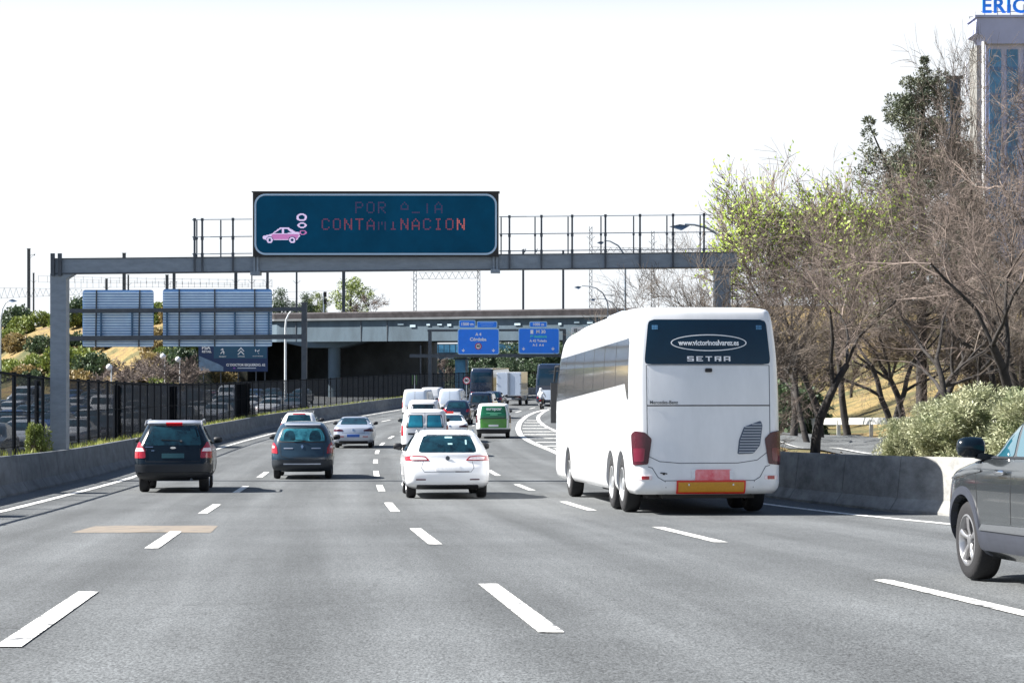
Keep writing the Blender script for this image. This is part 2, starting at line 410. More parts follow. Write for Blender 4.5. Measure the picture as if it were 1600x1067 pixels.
mk = MB()
for off, ph in ((-3.42,12.45), (0,13.4), (3.62,13.95)):
    k = -2
    while True:
        y0 = ph+k*11.75
        if y0 > 185: break
        if not (off == -3.42 and False):
            strip_add(mk, y0, y0+4.65, cst(off-.085), cst(off+.085))
        k += 1
strip_add(mk, -30, 300, cst(-7.22), cst(-7.03))
strip_add(mk, -20, 92, lambda Y: itp(EDGE_R, Y)-.06, lambda Y: itp(EDGE_R, Y)+.14)
tag(mk.build('lane_markings', M_mark), kind='structure')
# ghost island before the exit, traced on the ground
def G(px, py):                       # pixel on the road -> point on the road
    lo, hi = 10., 300.
    for _ in range(50):
        D = (lo+hi)/2; yy = 570+(CAMZ-rz(D))*F/D
        if yy > py: lo = D
        else: hi = D
    return Vector(((px-800)/F*D, D, rz(D)))
mk = MB()
def ribbon(pl, wid, dz=.010):
    pts = [G(*p) for p in pl]; dense = []
    for a, b in zip(pts[:-1], pts[1:]):
        n = max(2, int((b-a).length/2))
        for i in range(n): dense.append(a.lerp(b, i/n))
    dense.append(pts[-1])
    # smooth
    for _ in range(3):
        dense = [dense[0]]+[(dense[i-1]+dense[i]*2+dense[i+1])/4 for i in range(1, len(dense)-1)]+[dense[-1]]
    Vv = []
    for i, p in enumerate(dense):
        t = (dense[min(i+1, len(dense)-1)]-dense[max(i-1,0)]); t.z = 0; t.normalize(); nrm = Vector((t.y, -t.x, 0))*wid/2
        for q in (p-nrm, p+nrm): Vv.append((q.x, q.y, rz(q.y)+dz))
    mk.add(Vv, [(2*i, 2*i+1, 2*i+3, 2*i+2) for i in range(len(dense)-1)])
ribbon([(905,726),(870,707),(830,691),(813,680),(809,670),(812,660),(821,651),(836,644),(860,638)], .32)
ribbon([(905,693),(880,677),(862,671),(850,665),(841,657),(841,650),(850,643),(862,637.5)], .26)
for (ya, xa, xb) in ((657,823,838),(660.5,819,846),(665,817,850),(669.5,816,858),(674.5,817,874),(679,819,888),(685,826,890),(691,838,892),(697,850,892)):
    a = G(xa, ya); b = G(xb, ya); t = .55 if ya < 672 else .5
    Vv = []
    for p in (a, b): Vv += [(p.x, p.y-t, rz(p.y-t)+.012), (p.x, p.y+t, rz(p.y+t)+.012)]
    mk.add(Vv, [(0,2,3,1)])
tag(mk.build('exit_hatching', M_mark), kind='structure')
# sand coloured repair patch
mb = MB()
a, b, c, d = G(112,832), G(330,832), G(341,821.5), G(150,821.5)
n = 12
Vv = [(a.lerp(b, i/n)) for i in range(n+1)] + [(d.lerp(c, i/n)) for i in range(n+1)]
random.seed(4)
Vv = [(p.x, p.y+random.uniform(-.05,.05), rz(p.y)+.005) for p in Vv]
mb.add(Vv, [(i, i+1, n+2+i, n+1+i) for i in range(n)])
tag(mb.build('road_patch', M_sand), kind='structure')

# ------------------------------------------------------------------ concrete barriers
def barrier(name, y0, y1, off, side, h, label, seg=3.0, m=None):
    prof = [(-.30,0),(-.30,.08),(-.17,.28),(-.09,h-.03),(-.075,h),(.075,h),(.09,h-.03),(.17,.28),(.30,.08),(.30,0)]
    root = thing(name, label, 'barrier', (0,0,0))
    mb = MB(); y = y0
    while y < y1:
        e = min(y+seg-.03, y1); rows = [y, (y+e)/2, e]; Vv = []
        for Y in rows:
            t = Vector((xcd(Y)+(off(Y+.5)-off(Y-.5)), 1, 0)).normalized(); nn = Vector((t.y, -t.x, 0))
            c = Vector((xc(Y)+off(Y), Y, rz(Y)-.03))
            for a, z in prof: q = c+nn*(a*side); Vv.append((q.x, q.y, q.z+z))
        k = len(prof); fs = []
        for r in range(2):
            for i in range(k-1): fs.append((r*k+i, r*k+i+1, (r+1)*k+i+1, (r+1)*k+i))
        fs += [tuple(range(k)), tuple(range(2*k, 3*k))[::-1]]
        mb.add(Vv, fs); y += seg
    mb.build('barrier_blocks', m or M_conc, root, smooth=25)
    return root
br = barrier('concrete_barrier', -30, 290, cst(-8.6), 1, .90, 'long concrete barrier along the left edge of the road below the dark fence', m=M_concd)
mb = MB()
strip_add(mb, -30, 290, cst(-9.35), cst(-8.88), .80)
strip_add_o = mb.build('soil_strip', M_ground); tag(strip_add_o, kind='structure')
barrier('concrete_barrier', -20, 76, lambda Y: itp(BAR_R, Y), -1, 1.03, 'pale concrete barrier along the right road edge, partly shaded by the white coach')
strip('verge', -20, 90, lambda Y: itp(BAR_R, Y)+.10, lambda Y: itp(BAR_R, Y)+3.4, .64, M_ground, nu=4)
# weeds along the barrier top
rng = random.Random(5)
mb = MB()
for k in range(2600):
    Y = rng.uniform(30, 190); x = xc(Y)-8.9-rng.random()*.35; z = rz(Y)+.78; h = rng.uniform(.06,.24); a = rng.uniform(0,6.3)
    dx, dy = math.cos(a)*.02, math.sin(a)*.02
    mb.add([(x-dx,Y-dy,z),(x+dx,Y+dy,z),(x+rng.uniform(-.08,.08),Y+rng.uniform(-.08,.08),z+h)], [(0,1,2)])
tag(mb.build('weeds', leafmat('weed_leaf', (.14,.20,.03), (.40,.42,.10), .3)), 'short green and yellow weeds growing behind the top of the left concrete barrier', 'weeds', kind='stuff')

# ------------------------------------------------------------------ the slat fence behind the left barrier
FO = -9.42
root = thing('metal_fence', 'long dark metal fence with many thin bars standing behind the left concrete barrier', 'fence')
mb = MB(); y = 24.
def fpt(Y, z): return Vector((xc(Y)+FO, Y, rz(Y)+z))
while y < 262:
    st = .055
    for z in (.95, 2.84):
        pass
    y += 2.4
mb = MB(); Y = 24.
while Y < 262:
    p = fpt(Y, .8); r = .0036
    q = fpt(Y, 2.84)
    mb.add([(p.x-r,Y,p.z),(p.x+r,Y-r,p.z),(p.x+r,Y+r,p.z),(q.x-r,Y,q.z),(q.x+r,Y-r,q.z),(q.x+r,Y+r,q.z)], [(0,1,4,3),(1,2,5,4),(2,0,3,5)])
    Y += .066
for z in (1.0, 1.9):
    for k in range(24, 262, 2): mb.bar(fpt(k, z), fpt(k+2, z), .012, .022)
mb.build('bar_panel', M_fence, root)
mb = MB()
for k in range(24, 262, 2): mb.bar(fpt(k, 2.87), fpt(k+2.001, 2.87), .055, .06)
mb.build('top_rail', M_fence, root)
Y = 24.; k = 0
while Y < 262:
    p = fpt(Y, 0); mb = MB(); wd = .10 if k % 3 else .17
    mb.box((0,0,1.45), (.07, wd, 2.92)); mb.box((0,0,2.92), (.09,wd+.02,.03))
    mb.build('post', M_fence, root, loc=p); Y += 2.4; k += 1
# solid boards behind some bays, as the photograph shows dark full-height bays
for (a, b_) in ((34.3,35.4),(47.1,48.0),(56.5,57.2),(74,76),(92,95),(118,124)):
    MB().bar(fpt(a, 1.85)-Vector((.05,0,0)), fpt(b_, 1.85)-Vector((.05,0,0)), .02, 1.9).build('solid_board', M_fence, root)
# ------------------------------------------------------------------ vehicle shells
def pchip(Pk, sub):
    Pk = np.array(Pk, float); n = len(Pk); d = Pk[1:]-Pk[:-1]; t = np.zeros_like(Pk)
    for i in range(1, n-1):
        a, b = d[i-1], d[i]; same = (a*b) > 0
        with np.errstate(divide='ignore', invalid='ignore'): h = np.where(same, 2*a*b/np.where(a+b == 0, 1, a+b), 0)
        t[i] = h
    t[0] = d[0]; t[-1] = d[-1]; out = []
    for i in range(n-1):
        for k in range(sub):
            u = k/sub; u2 = u*u; u3 = u2*u
            out.append((2*u3-3*u2+1)*Pk[i]+(u3-2*u2+u)*t[i]+(-2*u3+3*u2)*Pk[i+1]+(u3-u2)*t[i+1])
    out.append(Pk[-1]); return np.array(out)
class Shell:
    """a closed body built of horizontal outlines; keys: (z, halfwidth, rear inset, front inset, rear corner x, rear corner y, front corner x, front corner y)"""
    def __init__(s, keys, L, sub=4, bow=.05, fbow=.14):
        s.L = L; s.bow = bow; s.fbow = fbow
        k2 = []
        for k in keys:
            k = list(k); k += [.22,.32,.30,.50][len(k)-4:] if len(k) < 8 else []
            k[2] = -L/2+k[2]; k[3] = L/2-k[3]; k2.append(k)
        s.lv = pchip(k2, sub); s.z0 = s.lv[0][0]; s.z1 = s.lv[-1][0]
    def half(s, row):
        z, w_, yr, yf, ar, br, af, bf = row; P_ = []
        ar = min(ar, w_*.9); af = min(af, w_*.9); m = (yf-yr)/2; br = min(br, m*.8); bf = min(bf, m*.8)
        Rr = lambda x: yr+s.bow*(x/w_)**2
        Rf = lambda x: yf-s.fbow*(x/w_)**2
        for i in range(8): x = (w_-ar)*i/8; P_.append((x, Rr(x)))
        for i in range(9):
            ph = i/8*math.pi/2; x = w_-ar+ar*math.sin(ph); P_.append((x, Rr(x)+br*(1-math.cos(ph))))
        a = P_[-1][1]; xe = w_; e = Rf(w_)-bf
        for i in range(1, 16): P_.append((w_, a+(e-a)*i/16))
        for i in range(9):
            ph = math.pi/2*(1-i/8); x = w_-af+af*math.sin(ph); P_.append((x, Rf(x)-bf*(1-math.cos(ph))))
        for i in range(1, 9): x = (w_-af)*(1-i/8); P_.append((x, Rf(x)))
        return np.array(P_)
    def row(s, z): return [z]+[float(np.interp(z, s.lv[:,0], s.lv[:,k])) for k in range(1,8)]
    def sp(s, u, z):            # u: distance round the outline from the middle of the rear, + to the right
        h = s.half(s.row(z)); seg = np.hypot(*(h[1:]-h[:-1]).T); cl = np.concatenate([[0], np.cumsum(seg)])
        a = min(abs(u), cl[-1]); return Vector((math.copysign(float(np.interp(a, cl, h[:,0])), u), float(np.interp(a, cl, h[:,1])), z))
    def rear(s, x, z):          # a point of the rear face by x
        h = s.half(s.row(z)); k = 17; return Vector((x, float(np.interp(min(abs(x), h[k-1,0]-1e-4), h[:k,0], h[:k,1])), z))
    def front(s, x, z):
        h = s.half(s.row(z))[::-1]; k = 17; return Vector((x, float(np.interp(min(abs(x), h[k-1,0]-1e-4), h[:k,0], h[:k,1])), z))
    def side(s, y, z, sg):
        h = s.half(s.row(z)); return Vector((sg*float(np.interp(y, h[:,1], h[:,0])), y, z))
    def body(s, m, trim=None, ztrim=-1):
        mb = MB(); n = None; V_ = []
        for r in s.lv:
            h = s.half(r); ring = [(x, y, r[0]) for x, y in h] + [(-x, y, r[0]) for x, y in h[-2:0:-1]]
            n = len(ring); V_ += ring
        N = len(s.lv); fs = [(i*n+k, i*n+(k+1)%n, (i+1)*n+(k+1)%n, (i+1)*n+k) for i in range(N-1) for k in range(n)]
        if trim:
            mb.add(V_, [], m); mb.mi(trim)
            for f in fs:
                mb.f.append(f); mb.m.append(1 if V_[f[2]][2] <= ztrim+1e-6 else 0)
            mb.f += [tuple(range(n))[::-1], tuple(range((N-1)*n, N*n))]; mb.m += [1, 0]
        else:
            mb.add(V_, fs+[tuple(range(n))[::-1], tuple(range((N-1)*n, N*n))], m)
        return mb
def rpoly(pts, r=.03, n=4):
    out = []; N = len(pts)
    for i in range(N):
        a = Vector(pts[i-1]); b = Vector(pts[i]); c = Vector(pts[(i+1)%N])
        ra = min(r, (a-b).length*.45); rc = min(r, (c-b).length*.45)
        p = b+(a-b).normalized()*ra; q = b+(c-b).normalized()*rc
        for k in range(n+1): t = k/n; out.append(p*(1-t)**2+b*(2*t*(1-t))+q*t*t)
    return out
def box2(u0, u1, v0, v1): return [(u0,v0),(u1,v0),(u1,v1),(u0,v1)]
def patch(mb, fn, outline, off=.006, m=None, back=.02, nc=10, r=.03, flip=False, nr=10):
    """lays a slightly raised plate of the given outline on the surface fn(u, v)"""
    pl = rpoly(outline, r) if r else [Vector(p) for p in outline]
    vs = sorted(set([round(p[1], 5) for p in pl])); v0, v1 = vs[0], vs[-1]
    extra = [v0+(v1-v0)*k/nr for k in range(1, nr)]
    vs = sorted(vs+extra); vv = [vs[0]]
    for v in vs[1:]:
        if v-vv[-1] > (v1-v0)*.012: vv.append(v)
    vv[-1] = vs[-1]; rows = []
    for v in vv:
        q = min(max(v, v0+1e-5), v1-1e-5); us = []
        for i in range(len(pl)):
            a, b = pl[i-1], pl[i]
            if (a[1]-q)*(b[1]-q) <= 0 and abs(a[1]-b[1]) > 1e-9:
                us.append(a[0]+(b[0]-a[0])*(q-a[1])/(b[1]-a[1]))
        if us: rows.append((q, min(us), max(us)))
    def E(u, v, o):
        e = .004; p = fn(u, v); du = fn(u+e, v)-fn(u-e, v); dv = fn(u, v+e)-fn(u, v-e); nn = du.cross(dv)
        if nn.length < 1e-12: nn = Vector((0,-1,0))
        nn.normalize()
        if flip: nn = -nn
        return p+nn*o
    G_ = [[E(a+(b-a)*k/nc, v, off) for k in range(nc+1)] for v, a, b in rows]
    nr_ = len(rows); base = len(mb.v); V_ = [p for r_ in G_ for p in r_]
    fs = [(j*(nc+1)+k, j*(nc+1)+k+1, (j+1)*(nc+1)+k+1, (j+1)*(nc+1)+k) for j in range(nr_-1) for k in range(nc)]
    ring = [(0,k) for k in range(nc+1)]+[(j,nc) for j in range(1,nr_)]+[(nr_-1,k) for k in range(nc-1,-1,-1)]+[(j,0) for j in range(nr_-2,0,-1)]
    nb = len(V_)
    for j, k in ring:
        v, a, b = rows[j]; V_.append(E(a+(b-a)*k/nc, v, -back))
    R_ = len(ring)
    for i in range(R_):
        a = ring[i]; b = ring[(i+1)%R_]
        fs.append((a[0]*(nc+1)+a[1], nb+i, nb+(i+1)%R_, b[0]*(nc+1)+b[1]))
    if flip: fs = [f[::-1] for f in fs]
    mb.add(V_, fs, m); return mb
def seam(mb, fn, pts, wd=.012, off=.002, m=None, flip=False):
    """a thin dark panel gap"""
    for (a, b) in zip(pts[:-1], pts[1:]):
        d = Vector((b[0]-a[0], b[1]-a[1])); L_ = d.length; d /= L_; nn = Vector((-d.y, d.x))*wd/2; k = max(1, int(L_/.12))
        for i in range(k):
            p = Vector(a)+d*(L_*i/k); q = Vector(a)+d*(L_*(i+1)/k)
            C_ = [p-nn, q-nn, q+nn, p+nn]; e = .004; W_ = []
            for c in C_:
                s_ = fn(c.x, c.y); du = fn(c.x+e, c.y)-fn(c.x-e, c.y); dv = fn(c.x, c.y+e)-fn(c.x, c.y-e); n_ = du.cross(dv).normalized()
                W_.append(s_+n_*(off if not flip else -off))
            mb.add(W_, [(0,1,2,3)], m)
    return mb
def boolcut(me, cutters):
    """me minus the cutter mesh, without operators"""
    a = bpy.data.objects.new('tmp_a', me); C.objects.link(a)
    cm = cutters.mesh('tmp_c'); b = bpy.data.objects.new('tmp_b', cm); C.objects.link(b)
    md = a.modifiers.new('b', 'BOOLEAN'); md.operation = 'DIFFERENCE'; md.object = b; md.solver = 'EXACT'
    dg = bpy.context.evaluated_depsgraph_get(); dg.update()
    out = bpy.data.meshes.new_from_object(a.evaluated_get(dg))
    bpy.data.objects.remove(a); bpy.data.objects.remove(b); bpy.data.meshes.remove(cm)
    return out
def make_wheel(parent, x, y, r, wd, sg, spokes=5, rimm=None, dish=.0, n=36, rimr=.64):
    """sg: +1 outer face to +x"""
    mb = MB(); h = wd/2
    mb.lathe([(-h,r*.62),(-h,r*.80),(-h*.92,r*.93),(-h*.70,r*.985),(-h*.3,r),(h*.3,r),(h*.70,r*.985),(h*.92,r*.93),(h,r*.80),(h*.98,r*.66),(h*.7,r*.62)], (0,0,0), 'X', n, M_rubber, closed=False)
    if sg < 0: mb.v = [(-a, b, c) for a, b, c in mb.v]; mb.f = [f[::-1] for f in mb.f]
    for a in (-.12, .12):
        pass
    o = mb.build('wheel', None, parent, smooth=50, loc=(x, y, r))
    rm = MB(); R_ = r*rimr
    rm.lathe([(-h*.9,R_*.97),(h*.55,R_*.97),(h*.97,R_*1.02),(h*1.0,R_*.95),(h*.8,R_*.88),(h*.2,R_*.86)], (0,0,0), 'X', n, rimm or M_rim, closed=False)
    rm.lathe([(-h*.2,R_*.9),(-h*.15,.01)], (0,0,0), 'X', n, M_ink, closed=False)
    if spokes:
        for k in range(spokes):
            t = 2*math.pi*k/spokes+.3; c, s_ = math.cos(t), math.sin(t)
            wa, wb = R_*.17, R_*.27
            def q(a, rr, tt): return (a, rr*c-tt*s_, rr*s_+tt*c)
            pr = [(h*.62, R_*.10, wa),(h*.80, R_*.45, wa*.85),(h*.86,R_*.90,wb)]
            V_ = []
            for a, rr, w2 in pr: V_ += [q(a,rr,-w2*.55), q(a+.012,rr,-w2*.25), q(a+.012,rr,w2*.25), q(a,rr,w2*.55), q(a-.03,rr,w2*.5), q(a-.03,rr,-w2*.5)]
            fs = [(i*6+j, i*6+(j+1)%6, (i+1)*6+(j+1)%6, (i+1)*6+j) for i in range(2) for j in range(6)]
            rm.add(V_, fs, rimm or M_rim)
        rm.lathe([(h*.4,R_*.24),(h*.80,R_*.22),(h*.86,R_*.12),(h*.86,.002)], (0,0,0), 'X', 16, rimm or M_rim, closed=False)
    else:
        rm.lathe([(h*.2,R_*.88),(h*.45,R_*.8),(h*.35,R_*.5),(h*.9,R_*.36),(h*.95,R_*.2),(h*.95,.002)], (0,0,0), 'X', 24, rimm or M_rim, closed=False)
        for k in range(10):
            t = 2*math.pi*k/10; rm.tube((h*.38, R_*.42*math.cos(t), R_*.42*math.sin(t)), (h*.62, R_*.42*math.cos(t), R_*.42*math.sin(t)), R_*.04, n=6, m=M_dsteel)
    if sg < 0: rm.v = [(-a, b, c) for a, b, c in rm.v]; rm.f = [f[::-1] for f in rm.f]
    rm.build('rim', None, o, smooth=40)
    return o
def place(root, px, D, L, x=None, yaw=0):
    """rear face middle at picture column px and distance D, standing on the road along the lane"""
    x = (px-800)/F*D if x is None else x
    s_ = xcd(D+L/2)+yaw; yc = D+L/2/math.sqrt(1+s_*s_)
    root.location = (x+s_*(yc-D), yc, (rz(D+L*.15)+rz(D+L*.85))/2+.006)
    root.rotation_euler = (math.atan(rzd(yc)), 0, -math.atan(s_))
def mirrors(root, sh, y, z, paint=M_trim, sz=(.21,.11,.15)):
    for sg in (-1, 1):
        p = sh.side(y, z, sg); mb = MB()
        mb.lathe([(-.5,.25),(-.42,.42),(-.1,.5),(.2,.5),(.42,.40),(.5,.22)], (0,0,0), 'X', 14, paint)
        cx = p.x+sg*(sz[0]/2+.09)
        mb.v = [(cx+a*sz[0], y+b*sz[1], z+.07+c*sz[2]) for a, b, c in mb.v]
        mb.bar((p.x-sg*.02, y, z-.01), (cx, y, z), .04, .03, m=M_trim)
        o = mb.build('mirror', None, root, smooth=50)
def vehicle(name, label, cat, S, paint, axles, wr=.32, ww=.21, glass=None, rear_glass=None, side_glass=(), lamps=(), plates=(), details=None,
            trim_z=-1, spokes=5, front=True, mirror=None, group=None, arch=True, L=None, rimm=None, lampm=None, objcol=None, inset=.01, screen=None, grille=True):
    root = thing(name, label, cat, group=group)
    glass = glass or M_glass
    me_b = S.body(paint, M_trim if trim_z > 0 else None, trim_z)
    me = me_b.mesh('body')
    wmax = lambda z, y: S.side(y, z, 1).x
    if arch:
        ct = MB()
        for y in axles:
            for sg in (-1, 1):
                xw = wmax(wr, y)
                ct.tube((sg*(xw-.30), y, wr+.01), (sg*(xw+.15), y, wr+.01), wr*1.13, n=28, m=M_ink)
        # give the cut its own dark lining
        me2 = boolcut(me, ct)
        me = me2
    me.polygons.foreach_set('use_smooth', [True]*len(me.polygons)); me.set_sharp_from_angle(angle=R(32))
    bo = link('body', me, root)
    for y in axles:
        for sg in (-1, 1):
            xw = wmax(wr, y)-ww/2-inset
            make_wheel(root, sg*xw, y, wr, ww, sg, spokes, rimm)
    if rear_glass:
        g = MB(); patch(g, S.rear, rear_glass, .004, glass, r=.06, nc=14); g.build('rear_window', None, root, smooth=40)
    for pl in side_glass:
        for sg in (-1, 1):
            g = MB(); patch(g, (lambda u, v, sg=sg: S.side(u, v, sg)), pl, .004, glass, r=.04, flip=(sg < 0), nc=8); g.build('side_window', None, root, smooth=40)
    for pl, m_ in lamps:
        for sg in (-1, 1):
            g = MB(); pl2 = [(sg*a, b) for a, b in pl]; pl2 = pl2 if sg > 0 else pl2[::-1]
            patch(g, S.sp, pl2, .012, m_, r=.03); g.build('tail_light', None, root, smooth=40)
    for pl, m_ in plates:
        g = MB(); patch(g, S.rear, pl, .012, m_, r=.008, nc=4); g.build('number_plate', None, root)
    L_ = S.L
    if front:
        if screen:
            g = MB(); patch(g, S.front, screen, .004, glass, r=.06, nc=14, flip=True); g.build('windscreen', None, root, smooth=40)
        for sg in (-1, 1):
            g = MB(); w0 = S.row(.72)[1]; patch(g, S.front, [(sg*(w0-.48), .62), (sg*(w0-.12), .66), (sg*(w0-.10), .80), (sg*(w0-.48), .74)], .012, M_clear, r=.03, flip=True); g.build('headlight', None, root, smooth=40)
        if grille:
            g = MB(); patch(g, S.front, box2(-.42,.42,.50,.70), .008, M_trim, r=.04, flip=True); patch(g, S.front, box2(-.5,.5,.30,.42), .008, M_trim, r=.04, flip=True); g.build('grille', None, root, smooth=40)
    if mirror: mirrors(root, S, mirror[0], mirror[1], mirror[2] if len(mirror) > 2 else M_trim)
    return root
def scale_poly(pl, k): return [(a*k, b) for a, b in pl]

# ---- the white estate hatchback, near middle
S = Shell([(.19,.74,.42,.40),(.26,.84,.12,.16),(.36,.895,.02,.05),(.50,.91,0,0),(.64,.912,.02,.0),(.76,.91,.07,.03),(.86,.90,.11,.10),(.95,.88,.13,.45),(1.02,.855,.17,1.15),(1.15,.79,.27,1.45),(1.30,.70,.42,1.82),(1.40,.62,.56,2.15),(1.455,.54,.72,2.6),(1.47,.30,1.1,2.9)], 4.55, bow=.10)
root = vehicle('hatchback_car', 'white estate hatchback with pale rear lamps, nearest car in the middle lane', 'car', S, M_white, (-1.42,1.30), .32, .215,
    rear_glass=[(-.62,.985),(.62,.985),(.60,1.10),(.50,1.345),(-.50,1.345),(-.60,1.10)],
    side_glass=[[(-1.55,1.02),(-1.0,1.00),(-1.0,1.34),(-1.25,1.33)], [(-.94,1.0),(-.15,1.0),(-.15,1.38),(-.94,1.36)], [(-.09,1.0),(.85,1.0),(.30,1.36),(-.09,1.38)]],
    screen=[(-.70,1.05),(.70,1.05),(.55,1.38),(-.55,1.38)], mirror=(.80,1.02), plates=[(box2(-.26,.26,.60,.71), M_plate)])
g = MB()
for sg in (-1, 1):
    g = MB(); pl = [(sg*.385,.81),(sg*1.0,.80),(sg*1.10,.90),(sg*.70,.925),(sg*.47,.905)]; pl = pl if sg > 0 else pl[::-1]
    patch(g, S.sp, pl, .012, M_red, r=.03)
    pl = [(sg*.43,.828),(sg*.78,.822),(sg*.82,.885),(sg*.66,.90),(sg*.49,.885)]; pl = pl if sg > 0 else pl[::-1]
    patch(g, S.sp, pl, .018, M_clear, r=.03); g.build('tail_light', None, root, smooth=40)
    g = MB(); patch(g, S.sp, box2(*sorted((sg*.47,sg*.68)), .40,.425), .008, M_dred, r=.008); g.build('reflector', None, root)
g = MB(); seam(g, S.rear, [(-.52,.80),(-.56,.66),(-.50,.575),(.50,.575),(.56,.66),(.52,.80)], .010, .002, M_dsteel); seam(g, S.rear, [(.16,.577),(.46,.577)], .022, .004, M_ink)
g.build('tailgate_gap', None, root)
g = MB(); patch(g, S.rear, box2(-.66,.66,.215,.30), .02, M_trim, r=.03); g.build('bumper_skirt', None, root)
g = MB(); g.bar((0,-2.10,1.0), (-.32,-2.08,1.035), .012, .02); g.build('wiper', M_trim, root)
g = MB(); g.lathe([(-.008,.05),(.008,.045)], (0,0,0), 'X', 16); g.v = [(c*.9, S.rear(0,.86).y-.012+a, .865+b) for a, b, c in g.v]; g.build('emblem', M_dsteel, root)
g = MB(); patch(g, S.rear, box2(-.46,.46,1.352,1.385), .035, M_white, r=.02); g.build('spoiler', None, root)
for sg in (-1,1):
    g = MB(); g.path([(sg*.60,-1.45,1.415),(sg*.58,-1.2,1.465),(sg*.58,.0,1.475),(sg*.60,.25,1.43)], .016, 6); g.build('roof_rail', M_chrome, root)
for x0, z0, w2, h2 in ((.03,1.285,.16,.035),(.06,1.15,.10,.03),(.40,1.15,.035,.10)): g = MB(); patch(g, S.rear, box2(x0-w2/2, x0+w2/2, z0, z0+h2), .006, mat('window_sticker_pale', (.35,.55,.58), .4), r=.008, nc=2); g.build('window_sticker', None, root)
place(root, 700, 43.6, 4.55)

# ---- black compact off-roader on the left
S = Shell([(.27,.72,.40,.35),(.34,.82,.10,.14),(.46,.88,.0,.03),(.62,.895,.0,0),(.80,.90,.04,.02),(.95,.895,.07,.08),(1.04,.87,.09,.5),(1.12,.845,.12,1.12),(1.30,.765,.20,1.42),(1.48,.68,.30,1.75),(1.60,.615,.42,2.0),(1.655,.52,.6,2.3),(1.67,.3,1.0,2.6)], 4.35, bow=.07)
root = vehicle('compact_suv', 'black compact off-roader with silver roof rails in the left lane', 'car', S, M_black, (-1.35,1.25), .345, .235,
    rear_glass=[(-.66,1.10),(.66,1.10),(.53,1.55),(-.53,1.55)],
    side_glass=[[(-1.75,1.14),(-1.15,1.12),(-1.15,1.50),(-1.55,1.48)], [(-1.08,1.12),(-.25,1.12),(-.25,1.54),(-1.08,1.52)], [(-.18,1.12),(.80,1.12),(.35,1.50),(-.18,1.54)]],
    screen=[(-.72,1.16),(.72,1.16),(.56,1.56),(-.56,1.56)], mirror=(.75,1.13), trim_z=.46, plates=[(box2(-.26,.26,.80,.91), mat('faded_plate', (.012,.07,.09), .5))])
for sg in (-1, 1):
    g = MB(); pl = [(sg*.63,.80),(sg*1.02,.80),(sg*.98,1.0),(sg*.90,1.17),(sg*.80,1.17),(sg*.645,.99)]; pl = pl if sg > 0 else pl[::-1]
    patch(g, S.sp, pl, .014, M_red, r=.03)
    pl = [(sg*.66,.955),(sg*.95,.955),(sg*.93,1.035),(sg*.70,1.03)]; pl = pl if sg > 0 else pl[::-1]
    patch(g, S.sp, pl, .019, M_clear, r=.012); g.build('tail_light', None, root, smooth=40)
    g = MB(); g.path([(sg*.66,-1.75,1.56),(sg*.645,-1.55,1.665),(sg*.645,.05,1.70),(sg*.66,.35,1.60)], .022, 8); g.build('roof_rail', M_rim, root)
g = MB(); patch(g, S.rear, box2(-.60,.60,1.565,1.62), .07, M_silver, r=.03); g.build('spoiler', None, root, smooth=40)  # silver here stands for sunlight on the black roof edge
g = MB(); patch(g, S.rear, box2(-.17,.20,1.553,1.572), .08, M_brake, r=.006); g.build('brake_light', None, root)
g = MB(); g.bar((.18,-2.02,1.20), (-.27,-2.02,1.225), .014, .02); g.bar((.18,-2.00,1.16), (.18,-2.05,1.20), .05, .05); g.build('wiper', M_trim, root)
g = MB(); patch(g, S.rear, box2(-.64,-.46,1.055,1.068), .006, M_chrome, r=0); patch(g, S.rear, box2(-.50,-.43,.97,.982), .006, M_chrome, r=0)
o = link('emblem', text_mesh('K.M', .07, M_wtext, .004), root, loc=(.02, S.rear(0,1.05).y-.012, 1.04)) if False else None
g.lathe([(-.004,.05),(.004,.048)], (0,0,0), 'X', 18, M_chrome); g.v[-36:] = [(c*1.3, S.rear(0,1.04).y-.01+a, 1.04+b*.5) for a, b, c in g.v[-36:]]
g.build('emblem', None, root)
g = MB(); patch(g, S.sp, box2(-.95,.95,.48,.66), .03, mat('bumper_black', (.004,.007,.012), .45), r=.05, nc=20); g.build('bumper', None, root, smooth=40)
g = MB(); seam(g, S.rear, [(-.61,1.12),(-.63,.72),(.63,.72),(.61,1.12)], .012, .003, M_ink); g.build('tailgate_gap', None, root)
g = MB(); g.tube((.42,-2.12,.30),(.42,-1.8,.32),.03,n=10); g.build('exhaust', M_dsteel, root, smooth=40)
place(root, 270, 47.6, 4.35, yaw=-.035)

# ---- slate grey people carrier
S = Shell([(.20,.72,.40,.35),(.28,.82,.10,.12),(.42,.87,0,.02),(.60,.875,.0,0),(.78,.875,.05,.03),(.92,.87,.09,.15),(1.02,.85,.12,.8),(1.12,.825,.16,1.15),(1.32,.75,.26,1.55),(1.48,.67,.38,1.9),(1.58,.58,.55,2.2),(1.62,.45,.8,2.5),(1.635,.25,1.1,2.7)], 4.28, bow=.13)
root = vehicle('people_carrier', 'slate grey people carrier with blue rear window, just right of the black off-roader', 'car', S, M_petrol, (-1.35,1.30), .31, .20, glass=M_glass,
    rear_glass=None,
    side_glass=[[(-1.65,1.10),(-1.10,1.09),(-1.10,1.46),(-1.45,1.44)], [(-1.03,1.09),(-.2,1.09),(-.2,1.50),(-1.03,1.48)], [(-.13,1.09),(.95,1.09),(.45,1.45),(-.13,1.50)]],
    screen=[(-.72,1.14),(.72,1.14),(.52,1.52),(-.52,1.52)], mirror=(.85,1.08), plates=[])
